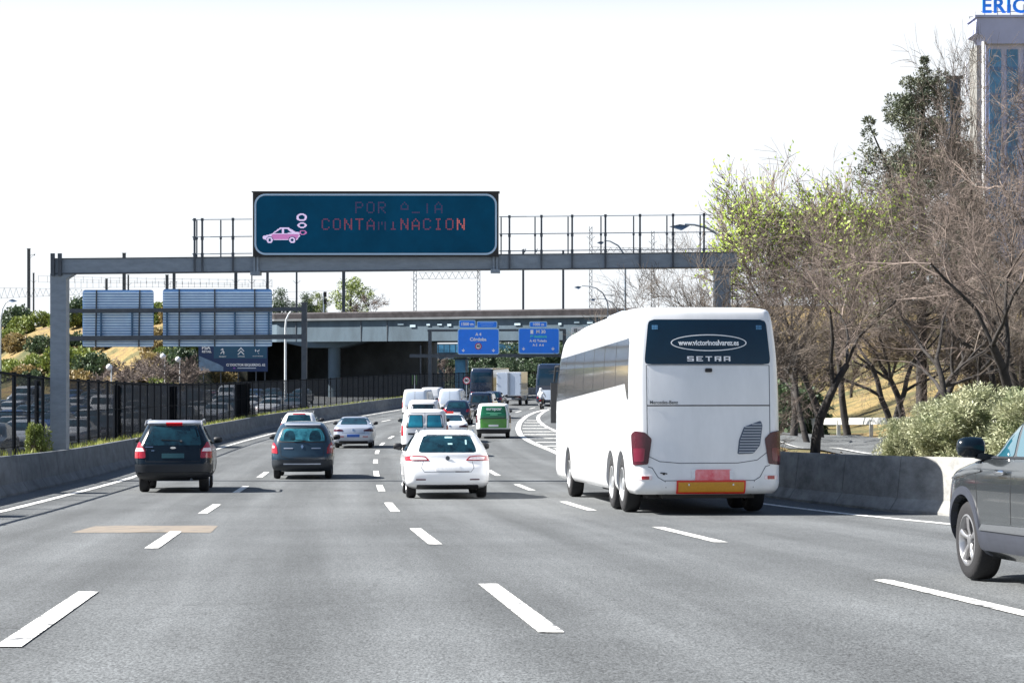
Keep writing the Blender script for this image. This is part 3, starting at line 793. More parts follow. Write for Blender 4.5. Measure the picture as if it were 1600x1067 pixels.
for sg in (-1, 1):
    g = MB(); pl = [(sg*.70,.72),(sg*1.02,.74),(sg*1.0,.95),(sg*.92,1.05),(sg*.80,1.0),(sg*.72,.90)]; pl = pl if sg > 0 else pl[::-1]
    patch(g, S.sp, pl, .014, M_red, r=.03)
    pl = [(sg*.80,.88),(sg*.94,.88),(sg*.93,.95),(sg*.82,.94)]; pl = pl if sg > 0 else pl[::-1]
    patch(g, S.sp, pl, .02, M_clear, r=.012); g.build('tail_light', None, root, smooth=40)
g = MB(); patch(g, S.rear, [(-.69,1.04),(.69,1.04),(.66,1.25),(.55,1.46),(-.55,1.46),(-.66,1.25)], .004, M_ink, r=.08, nc=14); patch(g, S.rear, [(-.64,1.075),(.64,1.075),(.61,1.25),(.50,1.43),(-.50,1.43),(-.61,1.25)], .006, mat('carrier_glass', (.012,.07,.10), .05, coat=.3, col2=(.05,.24,.31), scale=4, var=.3), r=.07, nc=14); g.build('rear_window', None, root, smooth=40)
for hx in (-.36,.36):
    g = MB(); patch(g, S.rear, [(hx-.17,1.09),(hx+.17,1.09),(hx+.16,1.25),(hx+.09,1.37),(hx-.09,1.37),(hx-.16,1.25)], .0065, M_glass, r=.06, nc=6); g.build('headrest_outline', None, root)
g = MB(); patch(g, S.sp, box2(-.93,.93,.28,.55), .03, mat('bumper_grey', (.02,.026,.034), .5), r=.06, nc=20); patch(g, S.rear, box2(-.52,.52,.42,.45), .036, M_silver, r=.01); g.build('bumper', None, root, smooth=40)
g = MB(); patch(g, S.rear, box2(-.52,-.26,.86,.885), .01, M_silver, r=.01); patch(g, S.rear, box2(.26,.52,.86,.885), .01, M_silver, r=.01)
patch(g, S.rear, [(-.04,.92),(0,.86),(.04,.92),(0,.98)], .012, M_chrome, r=.004); g.build('emblem', None, root)
g = MB(); patch(g, S.rear, box2(-.5,.5,1.50,1.545), .04, M_silver, r=.03); g.build('spoiler', None, root, smooth=40)
g = MB(); g.bar((.10,-2.02,1.08), (-.30,-2.0,1.13), .012, .02); g.build('wiper', M_trim, root)
g = MB(); patch(g, S.rear, box2(-.26,.26,.62,.72), .012, M_petrol, r=.01); seam(g, S.rear, [(-.62,1.0),(-.60,.66),(-.36,.58),(.36,.58),(.60,.66),(.62,1.0)], .012, .003, M_ink); g.build('tailgate_gap', None, root)
place(root, 472, 57.9, 4.28)

# ---- sedan family
def sedan(label, paint, px, D, group=None, plate=M_plateblue, lampm=M_dred, wide=1.0, x=None, roofbar=False, name='saloon_car'):
    S = Shell([(.19,.72,.42,.40),(.26,.82*wide,.12,.16),(.38,.885*wide,.02,.04),(.55,.90*wide,.0,0),(.72,.90*wide,.03,.03),(.86,.88*wide,.07,.10),(.93,.86*wide,.12,.45),(.975,.83*wide,.35,1.1),(1.03,.79*wide,.72,1.35),(1.18,.70,1.12,1.72),(1.32,.61,1.5,2.05),(1.39,.52,1.85,2.4),(1.405,.30,2.2,2.7)], 4.6, bow=.12)
    root = vehicle(name, label, 'car', S, paint, (-1.40,1.32), .315, .21,
        rear_glass=[(-.62,1.045),(.62,1.045),(.50,1.34),(-.50,1.34)],
        side_glass=[[(-1.15,1.04),(-.35,1.02),(-.35,1.34),(-.80,1.30)], [(-.28,1.02),(.85,1.03),(.30,1.33),(-.28,1.34)]],
        screen=[(-.66,1.06),(.66,1.06),(.52,1.34),(-.52,1.34)], mirror=(.78,1.0), plates=[(box2(-.28,.28,.50,.62), plate)], group=group,
        lamps=[([(.45,.76),(.98,.74),(1.05,.84),(.72,.87),(.46,.82)], lampm)])
    g = MB(); seam(g, S.rear, [(-.52,.92),(-.50,.68),(.50,.68),(.52,.92)], .010, .003, M_dsteel); g.build('boot_gap', None, root)
    g = MB(); patch(g, S.rear, box2(-.64,.64,.22,.33), .02, M_trim, r=.03)
    for sg in (-1,1): patch(g, S.sp, box2(*sorted((sg*.42,sg*.66)), .50,.545), .008, M_red, r=.008)
    g.build('bumper', None, root)
    g = MB(); patch(g, S.rear, box2(-.05,.05,.78,.86), .01, M_chrome, r=.02, nc=4); g.build('emblem', None, root)
    if roofbar:
        g = MB(); g.box((0,-.1,1.45), (.34,.14,.11)); g.build('roof_sign', M_rred, root)
    place(root, px, D, 4.6, x=x); return root, S
sedan('silver coupe-like saloon with dark red lamps and mirrors out, alone in the second lane', M_silver, 552, 91.5)
sedan('white saloon with small roof sign, half hidden between two-window van and green van', M_white, 703, 100, roofbar=True)

# ---- far and middle distance hatchbacks and estates
def hatch(label, paint, px, D, H=1.47, Wd=.9, L=4.3, rack=False, name='hatchback_car', x=None, glass=None):
    k = H/1.47
    S = Shell([(.20*k,.72,.42,.40),(.30*k,Wd-.05,.10,.14),(.48*k,Wd,.0,0),(.70*k,Wd,.03,.02),(.88*k,Wd-.02,.09,.12),(.98*k,Wd-.05,.13,.9),(1.06*k,Wd-.08,.18,1.2),(1.25*k,Wd-.17,.34,1.6),(1.38*k,Wd-.26,.5,2.0),(1.45*k,Wd-.36,.7,2.4),(1.47*k,.28,1.1,2.7)], L, bow=.10)
    root = vehicle(name, label, 'car', S, paint, (-1.32,1.25), .32, .21, glass=glass,
        rear_glass=[(-Wd+.29,1.0*k),(Wd-.29,1.0*k),(Wd-.39,1.36*k),(-Wd+.39,1.36*k)],
        side_glass=[[(-1.6,1.03*k),(-.3,1.02*k),(-.3,1.37*k),(-1.35,1.34*k)], [(-.23,1.02*k),(.8,1.02*k),(.3,1.34*k),(-.23,1.37*k)]],
        screen=[(-.66,1.08*k),(.66,1.08*k),(.5,1.38*k),(-.5,1.38*k)], mirror=(.78,1.03*k), plates=[(box2(-.26,.26,.66*k,.76*k), M_plate)],
        lamps=[([(Wd-.32,.78*k),(Wd+.12,.78*k),(Wd+.08,.98*k),(Wd-.2,.97*k)], M_red)])
    g = MB(); patch(g, S.rear, box2(-.66,.66,.22*k,.36*k), .02, M_trim, r=.03); g.build('bumper', None, root)
    if rack:
        g = MB()
        for y in (-.9,.3): g.bar((-.62,y,H+.05), (.62,y,H+.05), .06, .03); g.bar((-.55,y,H-.05),(-.55,y,H+.05),.04,.04); g.bar((.55,y,H-.05),(.55,y,H+.05),.04,.04)
        g.bar((-.30,-.9,H+.08),(-.30,.9,H+.08),.05,.05)
        g.build('roof_rack', M_chrome, root)
        g = MB(); patch(g, S.rear, box2(-.30,.30,1.375*k,1.40*k), .03, M_brake, r=.005); g.build('brake_light', None, root)
    place(root, px, D, L, x=x); return root, S
hatch('white estate car with a roof rack, ahead of the grey people carrier', M_white, 466, 97, H=1.52, rack=True, name='estate_car')
hatch('dark blue tall hatchback with one bright lamp, behind the white van of the middle lane', M_navy, 713, 133, H=1.62, Wd=.92)
hatch('dark car with a pale roof, just left of the white box lorry', M_navy, 768, 176, H=1.55, glass=M_glass)

# ---- vans
def van(label, paint, px, D, H=1.95, W=.93, L=4.9, name='delivery_van', glasses=None, gm=None, doors=True, trim=-1, x=None, lampm=M_red, hood=.9, mirror=True, extra=None, wr=.33, panel=None, cat='van'):
    S = Shell([(.25,W-.12,.40,.40),(.33,W-.05,.08,.10),(.50,W-.01,.0,0),(.80,W,.02,.02),(1.0,W,.03,.10),(1.12,W-.01,.04,hood*.6),(1.22,W-.02,.05,hood),(H*.72,W-.06,.08,hood+.35),(H*.9,W-.11,.14,hood+.75),(H-.06,W-.17,.20,hood+1.0),(H-.015,W-.28,.34,hood+1.3),(H,W-.5,.6,hood+1.5)], L, bow=.05)
    root = vehicle(name, label, cat, S, paint, (-L/2+.95,L/2-.85), wr, .215, glass=gm, trim_z=trim,
        side_glass=[[(L/2-hood-1.35,1.25),(L/2-hood-.45,1.25),(L/2-hood-.85,H*.86),(L/2-hood-1.35,H*.86)]],
        screen=[(-.74,1.28),(.74,1.28),(.62,H*.88),(-.62,H*.88)], mirror=(L/2-hood-.5,1.32) if mirror else None,
        plates=[(box2(-.26,.26,.62,.73), M_plate)], lamps=[([(W-.06,.82),(W+.10,.82),(W+.10,1.22),(W-.05,1.22)], lampm)])
    g = MB(); patch(g, S.sp, box2(-W+.02,W-.02,.32,.50), .03, M_trim, r=.04, nc=16); g.build('bumper', None, root, smooth=40)
    for pl in (glasses or []):
        g = MB(); patch(g, S.rear, [(a*1.06+(0.0), b) for a, b in pl], .004, M_trim, r=.05, nc=6)
        patch(g, S.rear, [(sum(q[0] for q in pl)/len(pl)+(a-sum(q[0] for q in pl)/len(pl))*.9, sum(q[1] for q in pl)/len(pl)+(b-sum(q[1] for q in pl)/len(pl))*.9) for a, b in pl], .009, gm or M_glass, r=.05, nc=6)
        g.build('rear_window', None, root, smooth=40)
    if panel:
        for pl, m_ in panel:
            g = MB(); patch(g, S.rear, pl, .007, m_, r=.08, nc=12); g.build('rear_door_panel', None, root, smooth=40)
    if doors:
        g = MB(); seam(g, S.rear, [(0,.56),(0,H*.93)], .014, .011, M_dsteel); seam(g, S.rear, [(-W+.13,.58),(-W+.17,H*.92),(W-.17,H*.92),(W-.13,.58)], .012, .004, M_dsteel); g.build('door_gap', None, root)
    if extra: extra(root, S)
    place(root, px, D, L, x=x); return root, S
van('white van with two blue rear windows, right behind the white estate hatchback', M_white, 664, 80, H=1.86, W=.93, L=4.4,
    glasses=[[(-.70,1.13),(-.06,1.13),(-.08,1.64),(-.62,1.64)], [(.06,1.13),(.70,1.13),(.62,1.64),(.08,1.64)]], gm=M_glassb,
    extra=lambda r_, S: [g.build('door_handle', None, r_) for g in [patch(MB(), S.rear, box2(-.66,-.36,.86,.93), .012, M_trim, r=.02)]])
van('white high-roof van with plain bluish-shaded rear doors, farthest left of the traffic', M_white, 648, 149, H=2.15, W=.97, L=5.4, name='high_roof_van', panel=[([(-.80,.95),(-.02,.95),(-.02,1.98),(-.74,1.98)], M_pale), ([(.02,.95),(.80,.95),(.74,1.98),(.02,1.98)], M_pale)], hood=.8)  # pale blue panels carry the bluish shade of the white rear
van('white van with wide dark rear window, between two-window and high-roof vans', M_white, 661, 116, H=1.90, W=.93, L=4.8, glasses=[[(-.70,1.15),(.70,1.15),(.60,1.66),(-.60,1.66)]], doors=False)
van('white panel van with a pale rear door, left of the dark van', M_white, 702.5, 161, H=2.0, W=.95, L=4.9, panel=[([(-.76,.85),(.76,.85),(.68,1.85),(-.68,1.85)], M_pale)])
van('white small van seen just right of the high-roof van', M_white, 672, 172, H=1.95, W=.92, L=4.6, doors=True)
van('dark blue van with big dark rear window, just left of the green van', M_navy, 750, 150, H=1.92, W=.94, L=4.9, glasses=[[(-.68,1.15),(.68,1.15),(.58,1.70),(-.58,1.70)]], doors=False)
def greenx(root, S):
    o = link('lettering', text_mesh('europcar', .22, M_wtext, .006), root, loc=(.02, S.rear(0,1.56).y-.02, 1.56)); o.rotation_euler = (R(-4),0,0)
    g = MB()
    for z, a, b in ((1.32,-.38,.42),(1.24,-.18,.22)):
        patch(g, S.rear, box2(a,b,z,z+.022), .012, mat('pale_green_print', (.18,.55,.36), .5), r=0)
    patch(g, S.rear, box2(-.66,.66,1.035,1.075), .016, M_ink, r=.01)
    g.build('printed_line', None, root)
van('green and white rental van with a green rear door, beside the white coach', M_white, 771, 107.5, H=1.84, W=.92, L=4.3, doors=False, trim=.5, extra=greenx,
    panel=[([(-.80,1.03),(.80,1.03),(.79,1.3),(.70,1.70),(-.70,1.70),(-.79,1.3)], mat('deep_green_print', (.006,.13,.055), .3, coat=.5)), ([(-.80,.55),(.80,.55),(.82,1.03),(-.82,1.03)], M_green2)], lampm=M_dred)
# ---- grey off-roader cut by the right edge of the picture
S = Shell([(.22,.78,.45,.45),(.30,.87,.12,.16),(.45,.915,0,.03),(.62,.925,0,0),(.80,.925,.04,.03),(.95,.92,.08,.12),(1.05,.90,.10,.55),(1.12,.875,.13,1.15),(1.30,.83,.24,1.46),(1.48,.765,.42,1.82),(1.59,.69,.60,2.15),(1.645,.56,.85,2.6),(1.665,.3,1.2,3.0)], 4.45, bow=.08, fbow=.18)
SG = S
root = vehicle('grey_suv', 'dark grey off-roader cut off by the right picture edge, alloy wheel and black mirror', 'car', S, M_grey, (-1.42,1.30), .36, .235, inset=.0,
    rear_glass=[(-.62,1.12),(.62,1.12),(.50,1.50),(-.50,1.50)], glass=mat('side_glass_bright', (.02,.10,.14), .03, coat=1),
    side_glass=[[(-1.7,1.13),(-1.02,1.12),(-1.02,1.47),(-1.45,1.46)], [(-.95,1.12),(-.02,1.12),(-.02,1.53),(-.95,1.50)], [(.05,1.12),(1.02,1.12),(.82,1.31),(.53,1.51),(.05,1.55)]],
    screen=[(-.74,1.16),(.74,1.16),(.54,1.54),(-.54,1.54)], lamps=[([(.60,.84),(1.05,.84),(1.0,1.02),(.62,1.0)], M_red)], plates=[(box2(-.26,.26,.60,.71), M_plate)])
for sg in (-1, 1):
    fn = lambda u, v, sg=sg: SG.side(u, v, sg); fl = sg < 0
    g = MB(); patch(g, fn, [(-1.02,.30),(.90,.30),(.90,.40),(.80,.50),(-.95,.50)], .018, M_clad, r=.03, flip=fl, nc=16); g.build('sill_cladding', None, root, smooth=40)
    g = MB(); patch(g, fn, [(-1.0,.475),(.80,.475),(.70,.53),(-.95,.545)], .030, M_chrome, r=.02, flip=fl, nc=16); g.build('chrome_strip', None, root, smooth=40)
    # wheel arch trims
    for ya in (1.30, -1.42):
        g = MB(); V_ = []; n = 28
        for i in range(n+1):
            t = math.pi*(-.09+1.18*i/n)
            for rr, of in ((.405,-.05),(.405,.014),(.475,.014),(.480,-.004)):
                y = ya+rr*math.cos(t); z = .37+rr*math.sin(t); z = max(z, .235); p = SG.side(y, z, sg); V_.append((p.x+sg*of, y, z))
        g.add(V_, [(i*4+k, i*4+k+1, (i+1)*4+k+1, (i+1)*4+k) if not fl else (i*4+k, (i+1)*4+k, (i+1)*4+k+1, i*4+k+1) for i in range(n) for k in range(3)])
        g.build('wheel_arch_trim', M_clad, root, smooth=40)
    g = MB(); seam(g, fn, [(.92,.40),(.90,.75),(.985,1.10)], .010, .002, M_ink, flip=fl); seam(g, fn, [(.015,.42),(.015,1.12)], .010, .002, M_ink, flip=fl); seam(g, fn, [(-.99,1.10),(-.96,.75),(-.75,.45)], .010, .002, M_ink, flip=fl)
    g.build('door_gap', None, root)
    for y in (.22, -.72):
        g = MB(); p = SG.side(y, .99, sg); g.lathe([(-.11,.010),(-.09,.022),(.09,.022),(.11,.010)], (0,0,0), 'X', 10, M_chrome)
        g.v = [(p.x+sg*.035+b*.8, y+a, .985+c) for a, b, c in g.v]; g.build('door_handle', None, root, smooth=40)
    # shoulder crease above the front wheel
    g = MB(); patch(g, fn, [(.80,.985),(2.0,.885),(2.0,.895),(.80,1.0)], .012, M_grey, r=.004, flip=fl, nc=14); g.build('shoulder_crease', None, root, smooth=60)
    # bright window surround and mirror
    g = MB(); seam(g, fn, [(-1.0,1.112),(.99,1.112)], .018, .008, M_trim, flip=fl); seam(g, fn, [(1.04,1.12),(.84,1.315),(.545,1.522),(.05,1.565)], .030, .008, M_silver, flip=fl); g.build('window_trim', None, root)
    g = MB(); g.lathe([(-.5,.30),(-.40,.46),(-.1,.5),(.25,.48),(.45,.36),(.5,.2)], (0,0,0), 'X', 18, M_black)
    p = SG.side(.86, 1.10, sg); g.v = [(p.x+sg*(.17+a*.24), .88+b*.16, 1.20+c*.19) for a, b, c in g.v]
    g.bar((p.x-sg*.03,.86,1.10), (p.x+sg*.12,.87,1.13), .10, .06, m=M_trim); g.build('mirror', None, root, smooth=50)
    g = MB(); patch(g, fn, [(.86,1.06),(1.06,1.06),(1.0,1.13),(.88,1.14)], .008, M_trim, r=.01, flip=fl); g.build('mirror_foot', None, root)
# front wheel hub stands at picture column 1516, 18.9 m away
s_ = -.095; hubx = (1509-800)/F*18.6; huby = 18.6
root.rotation_euler = (math.atan(rzd(17)), 0, -math.atan(s_))
c, sn = math.cos(math.atan(s_)), math.sin(math.atan(s_))
lx, ly = -.905, 1.30
root.location = (hubx-(lx*c+ly*sn), huby-(-lx*sn+ly*c), rz(17.3)+.006)

# ---- white touring coach
LB = 13.2
BW = 1.285
S = Shell([(.36,1.20,.16,.15,.25,.20,.35,.35),(.44,1.255,.04,.05,.22,.20,.35,.35),(.60,BW,.0,0,.20,.22,.35,.4),(1.2,BW,.0,.02,.18,.22,.35,.4),(1.9,BW,.03,.06,.17,.22,.35,.45),(2.6,BW-.015,.08,.20,.16,.22,.35,.5),(3.1,BW-.05,.13,.50,.16,.24,.4,.6),(3.42,BW-.09,.18,.85,.16,.24,.4,.7),(3.55,BW-.13,.24,1.3,.18,.26,.4,.9),(3.62,BW-.22,.7,2.0,.22,.4,.4,1.0),(3.72,BW-.36,2.6,2.9,.25,.6,.4,1.0),(3.76,BW-.60,3.6,3.8,.3,.6,.4,1.0)], LB, sub=4, bow=.07, fbow=.3)
S.z1 = 3.76
root = thing('touring_coach', 'big white touring coach with dark rear window and yellow marker plate', 'coach')
ct = MB(); AX = (-LB/2+1.75, -LB/2+3.15, LB/2-3.1)
WR = .50
for y in AX:
    for sg in (-1, 1): ct.tube((sg*(BW-.5), y, WR+.02), (sg*(BW+.2), y, WR+.02), WR*1.16, n=32, m=M_ink)
M_coach = mat('coach_paint', (.70,.715,.73), .24, coat=.6, col2=(.83,.84,.86), scale=1.3, stretch=(1,1,.35), detail=7)
me = boolcut(S.body(M_coach).mesh('body'), ct)
me.polygons.foreach_set('use_smooth', [True]*len(me.polygons)); me.set_sharp_from_angle(angle=R(32)); link('body', me, root)
for y in AX:
    for sg in (-1, 1): make_wheel(root, sg*(BW-.17), y, WR, .30, sg, 0, mat('coach_rim', (.50,.51,.52), .35, metal=.6), rimr=.60)
BS = S
# rear window with its lettering
W0 = [(-1.06,2.60),(1.08,2.60),(1.11,2.66),(1.05,3.38),(-1.01,3.38),(-1.09,2.66)]
g = MB(); patch(g, BS.rear, W0, .010, M_busglass, r=.10, nc=20); rw = g.build('rear_window', None, root, smooth=40)
def surf(x, z, o): 
    p = BS.rear(x, z); return Vector((x, p.y-o, z))
g = MB(); n = 72
ex, ez = .03, 2.975
for i in range(n+1):
    t = 2*math.pi*i/n
    for k in (1, .955 if False else 0):
        rx, rzz = (.665, .145) if k == 1 else (.645, .128)
        p = surf(ex+rx*math.cos(t), ez+rzz*math.sin(t), .022); g.v.append(tuple(p))
for i in range(n): g.f.append((2*i, 2*i+2, 2*i+3, 2*i+1)); g.m.append(0)
g.build('oval_frame', M_wtext, rw)
def onrear(me, cx, cz, o=.02):
    n = len(me.vertices); a = np.empty(n*3); me.vertices.foreach_get('co', a); a = a.reshape(-1,3)
    for i in range(n):
        x, z = a[i,0]+cx, a[i,2]+cz; a[i] = (x, BS.rear(x, z).y-o+a[i,1], z)
    me.vertices.foreach_set('co', a.ravel()); me.update(); return me
link('web_address', onrear(text_mesh('www.victorinoalvarez.es', .128, M_wtext, .0035, sx=.83), ex, ez-.005, .024), rw)
def block_word(word, x0, x1, z, h, m):      # wide square lettering
    GL = {'S': [(0,.8,1,1),(0,.4,.25,1),(0,.4,1,.6),(.75,0,1,.5),(0,0,1,.2)], 'E': [(0,.8,1,1),(0,.4,.8,.6),(0,0,1,.2),(0,0,.25,1)],
          'T': [(0,.8,1,1),(.38,0,.62,.85)], 'R': [(0,.8,1,1),(0,0,.25,.9),(.75,.45,1,1),(0,.38,1,.58),(.6,0,1,.38)], 'A': [(0,.8,1,1),(0,0,.25,1),(.75,0,1,1),(0,.3,1,.48)]}
    mb = MB(); n = len(word); w_ = (x1-x0)/(n+(n-1)*.38)
    for i, c_ in enumerate(word):
        a = x0+i*w_*1.38
        for j, (p, q, r_, s2) in enumerate(GL[c_]):
            c4 = [surf(a+u*w_, z+v*h, .022+j*.0006) for u, v in ((p,q),(r_,q),(r_,s2),(p,s2))]; mb.add(c4, [(0,1,2,3)], m)
    return mb
block_word('SETRA', -.355, .40, 2.655, .085, M_wtext).build('maker_name', None, rw)
for cx in (-.90, .925):
    g = MB()
    for j in range(3):
        for i in range(4): g.add([surf(cx+(i-2)*.026+a, 3.235+(j-1)*.026+b, .016) for a, b in ((0,0),(.02,0),(.02,.02),(0,.02))], [(0,1,2,3)])
    g.build('window_sticker', mat('sticker_blue', (.10,.28,.50), .5), rw)
# panel gaps of the engine and boot doors
g = MB()
seam(g, BS.rear, [(-1.08,3.36),(-1.16,3.46)], .012, .003, M_dsteel); seam(g, BS.rear, [(1.10,3.36),(1.16,3.46)], .012, .003, M_dsteel)
seam(g, BS.rear, [(-1.06,2.58),(-1.06,1.15),(-1.04,1.02),(-.85,.93),(-.5,.90),(.5,.90),(.85,.95),(1.05,1.10),(1.08,1.3),(1.09,2.58)], .012, .003, M_dsteel)
seam(g, BS.rear, [(-1.06,1.89),(1.09,1.89)], .020, .004, M_ink)
seam(g, BS.rear, [(-1.06,2.585),(1.09,2.585)], .010, .003, M_dsteel)
seam(g, BS.sp, [(-1.05,.84),(-.98,.82),(-.88,.66),(-.78,.60),(.80,.60),(.90,.66),(1.0,.84),(1.08,.86)], .012, .003, M_dsteel)
seam(g, BS.rear, [(-.76,.60),(-.72,.36)], .010, .003, M_dsteel); seam(g, BS.rear, [(.80,.60),(.76,.36)], .010, .003, M_dsteel)
g.build('panel_gaps', None, root)
g = MB(); patch(g, BS.rear, box2(-.045,.075,2.465,2.53), .03, M_ink, r=.02, nc=4); g.build('boot_handle', None, root)
link('maker_script', onrear(text_mesh('Mercedes-Benz', .085, M_dsteel, .0005, sx=.92), -.77, 1.945, .012), root)
# louvred grille
pl = [(.50,1.05),(.78,1.06),(.90,1.20),(.95,1.55),(.92,1.63),(.62,1.52),(.53,1.30)]
gr = patch(MB(), BS.rear, pl, .008, mat('grille_back', (.10,.13,.18), .6), r=.03, nc=10).build('engine_grille', None, root, smooth=40)
g = MB(); z = 1.085
while z < 1.60:
    us = [];
    for i in range(len(pl)):
        a, b = pl[i-1], pl[i]
        if (a[1]-z)*(b[1]-z) <= 0 and a[1] != b[1]: us.append(a[0]+(b[0]-a[0])*(z-a[1])/(b[1]-a[1]))
    if len(us) > 1 and max(us)-min(us) > .06:
        p, q = surf(min(us)+.02, z, .03), surf(max(us)-.02, z, .03); g.bar(p, q, .025, .018)
    z += .048
g.build('louvre', mat('louvre_grey', (.42,.46,.52), .5), gr)
for sg in (-1, 1):
    pl = [(sg*1.05,.88),(sg*1.34,.86),(sg*1.45,1.38),(sg*1.28,1.46),(sg*1.10,1.43),(sg*.985,1.32)]; pl = pl if sg > 0 else pl[::-1]
    pl = [(a+ (0.0), b) for a, b in pl]
    g = patch(MB(), BS.sp, pl, .022, M_dred, r=.04, nc=10)
    pl2 = [(sg*1.12,.93),(sg*1.30,.92),(sg*1.32,1.16),(sg*1.10,1.16)]; pl2 = pl2 if sg > 0 else pl2[::-1]
    patch(g, BS.sp, pl2, .027, mat('lens_mid', (.13,.012,.03), .2, coat=.6), r=.04, nc=6); g.build('tail_light', None, root, smooth=40)
    g = patch(MB(), BS.sp, box2(*sorted((sg*.98,sg*1.24)), .615,.685), .010, M_clear, r=.02, nc=5)
    patch(g, BS.sp, box2(*sorted((sg*1.03,sg*1.16)), .62,.68), .015, M_red, r=.015, nc=5); g.build('rear_marker', None, root, smooth=40)
g = patch(MB(), BS.rear, box2(-.24,.40,.60,.79), .018, M_redplate, r=.03, nc=4); patch(g, BS.rear, box2(-.30,-.235,.64,.79), .016, M_plate, r=.01, nc=2); patch(g, BS.rear, box2(.36,.43,.62,.78), .020, M_plate, r=.01, nc=2); g.build('number_plate', None, root)
g = patch(MB(), BS.rear, box2(-.56,.64,.395,.605), .030, M_rred, r=.01, nc=6); patch(g, BS.rear, box2(-.53,.61,.425,.575), .034, M_yel, r=.004, nc=6)
for x in (-.35,.42): patch(g, BS.rear, box2(x-.015,x+.015,.52,.55), .04, M_chrome, r=.01, nc=3)
g.build('marker_plate', None, root)
g = MB(); seam(g, BS.rear, [(-.84,.735),(-.72,.72)], .02, .008, M_ink); patch(g, BS.rear, box2(-.80,-.76,.70,.74), .012, M_ink, r=.01, nc=3); g.build('boot_lock', None, root)
# side glazing band, dipping at its rear end
for sg in (-1, 1):
    fn = lambda u, v, sg=sg: BS.side(u, v, sg); fl = sg < 0; y0 = -LB/2+.72; y1 = LB/2-.55
    g = patch(MB(), fn, [(y0+.05,2.30),(y1-.2,2.12),(y1,2.5),(y1-.6,3.12),(y0+.2,3.10)], .008, mat('coach_side_glass', (.34,.36,.38), .06, coat=.5, metal=.7), r=.08, nc=40, flip=fl, nr=14)
    patch(g, fn, [(y0,2.02),(y0+.18,2.0),(y0+.55,2.34),(y0+.40,3.05),(y0+.12,3.05)], .006, mat('coach_side_glass'  , (0,0,0)), r=.05, nc=6, flip=fl)
    sw = g.build('side_window', None, root, smooth=40)
    g = MB(); y = y0+1.7
    while y < y1-.6: seam(g, fn, [(y,2.24),(y,3.08)], .03, .010, M_ink, flip=fl); y += 1.62
    g.build('window_divider', None, sw)
    # luggage flaps and skirt gaps
    g = MB(); seam(g, fn, [(-LB/2+.5,1.12),(LB/2-1.2,1.12)], .010, .003, M_pale, flip=fl)
    for y in (-2.1,-.6,.9,2.2): seam(g, fn, [(y,.42),(y,1.12)], .010, .003, M_pale, flip=fl)
    g.build('luggage_flap_gaps', None, root)
    g = MB(); p = BS.side(LB/2-.6, 2.5, sg)
    g.path([(p.x,LB/2-.5,2.95),(p.x+sg*.02,LB/2+.10,2.95),(p.x+sg*.05,LB/2+.16,2.60)], .025, 6, M_trim); g.box((p.x+sg*.05,LB/2+.16,2.1), (.16,.10,.95), m=M_trim)
    g.build('mirror', None, root)
g = MB(); g.prism([(-1.9,3.60),(-1.7,3.80),(.4,3.80),(.8,3.70)], -.80, -.10, M_pale, axis='X'); g.build('shade_tinted_hatch', None, root)  # pale blue hatch placed to stand for bluish shading at the roof edge
g = patch(MB(), BS.front, [(-1.0,1.1),(1.0,1.1),(1.0,2.6),(.8,3.2),(-.8,3.2),(-1.0,2.6)], .01, M_busglass, r=.1, nc=16, flip=True); g.build('windscreen', None, root, smooth=40)
g = MB(); g.box((0,-LB/2+3.8,.42), (1.9,6,.30)); g.box((0,-LB/2+.75,.36), (1.5,.7,.14)); g.build('underbody', M_ink, root)
sB = -.087; D0 = 35.2; xr = (1108.5-800)/F*D0
ycb = D0+LB/2
root.location = (xr+sB*LB/2, ycb, (rz(37.1)+rz(45.3))/2+.006)
root.location.z = rz(37.1)+(rz(45.3)-rz(37.1))/(45.3-37.1)*(ycb-37.1)+.006
root.rotation_euler = (math.atan((rz(45.3)-rz(37.1))/8.2), 0, -math.atan(sB))

# ---- white box lorry
root = thing('box_lorry', 'white box lorry with double rear doors, farthest vehicle of the right-hand lane', 'lorry')
g = MB(); g.box((0,-.8,2.0), (2.30,5.0,2.2)); g.build('cargo_box', M_white, root)
g = MB()
for x in (-.56,.56): g.box((x,-3.32,2.0), (1.06,.03,2.08))
g.build('rear_doors', M_pale, root)
g = MB()
for x in (-.10,.10): g.tube((x,-3.36,.95),(x,-3.36,3.05),.02,n=6)
for x in (-1.1,1.1):
    for z in (1.2,2.0,2.8): g.box((x,-3.35,z), (.16,.03,.05))
g.box((0,-3.345,2.0),(.03,.012,2.1))
g.build('door_bars', M_dsteel, root)
g = MB(); g.box((0,-3.3,.62), (2.2,.12,.14)); g.box((0,-.8,.78), (.9,4.9,.2)); g.build('chassis', M_dsteel, root)
g = MB(); g.box((0,-3.37,.63), (.52,.015,.12)); g.build('number_plate', M_plate, root)
Sc_ = Shell([(.35,.9,.1,.1),(.5,1.0,0,0),(1.2,1.02,0,.05),(1.7,1.0,.02,.35),(2.25,.9,.06,.75),(2.35,.7,.2,.9)], 2.0)
g = Sc_.body(M_white); g.v = [(a,b+2.9,c) for a,b,c in g.v]; g.build('cab', None, root, smooth=35)
for y in (-2.2,2.7):
    for sg in (-1,1): make_wheel(root, sg*.93, y, .40, .26, sg, 0)
for sg in (-1,1):
    g = MB(); g.box((sg*.95,-3.34,.80), (.34,.04,.12)); g.build('tail_light', M_dred, root)
place(root, 795, 190, 6.6)

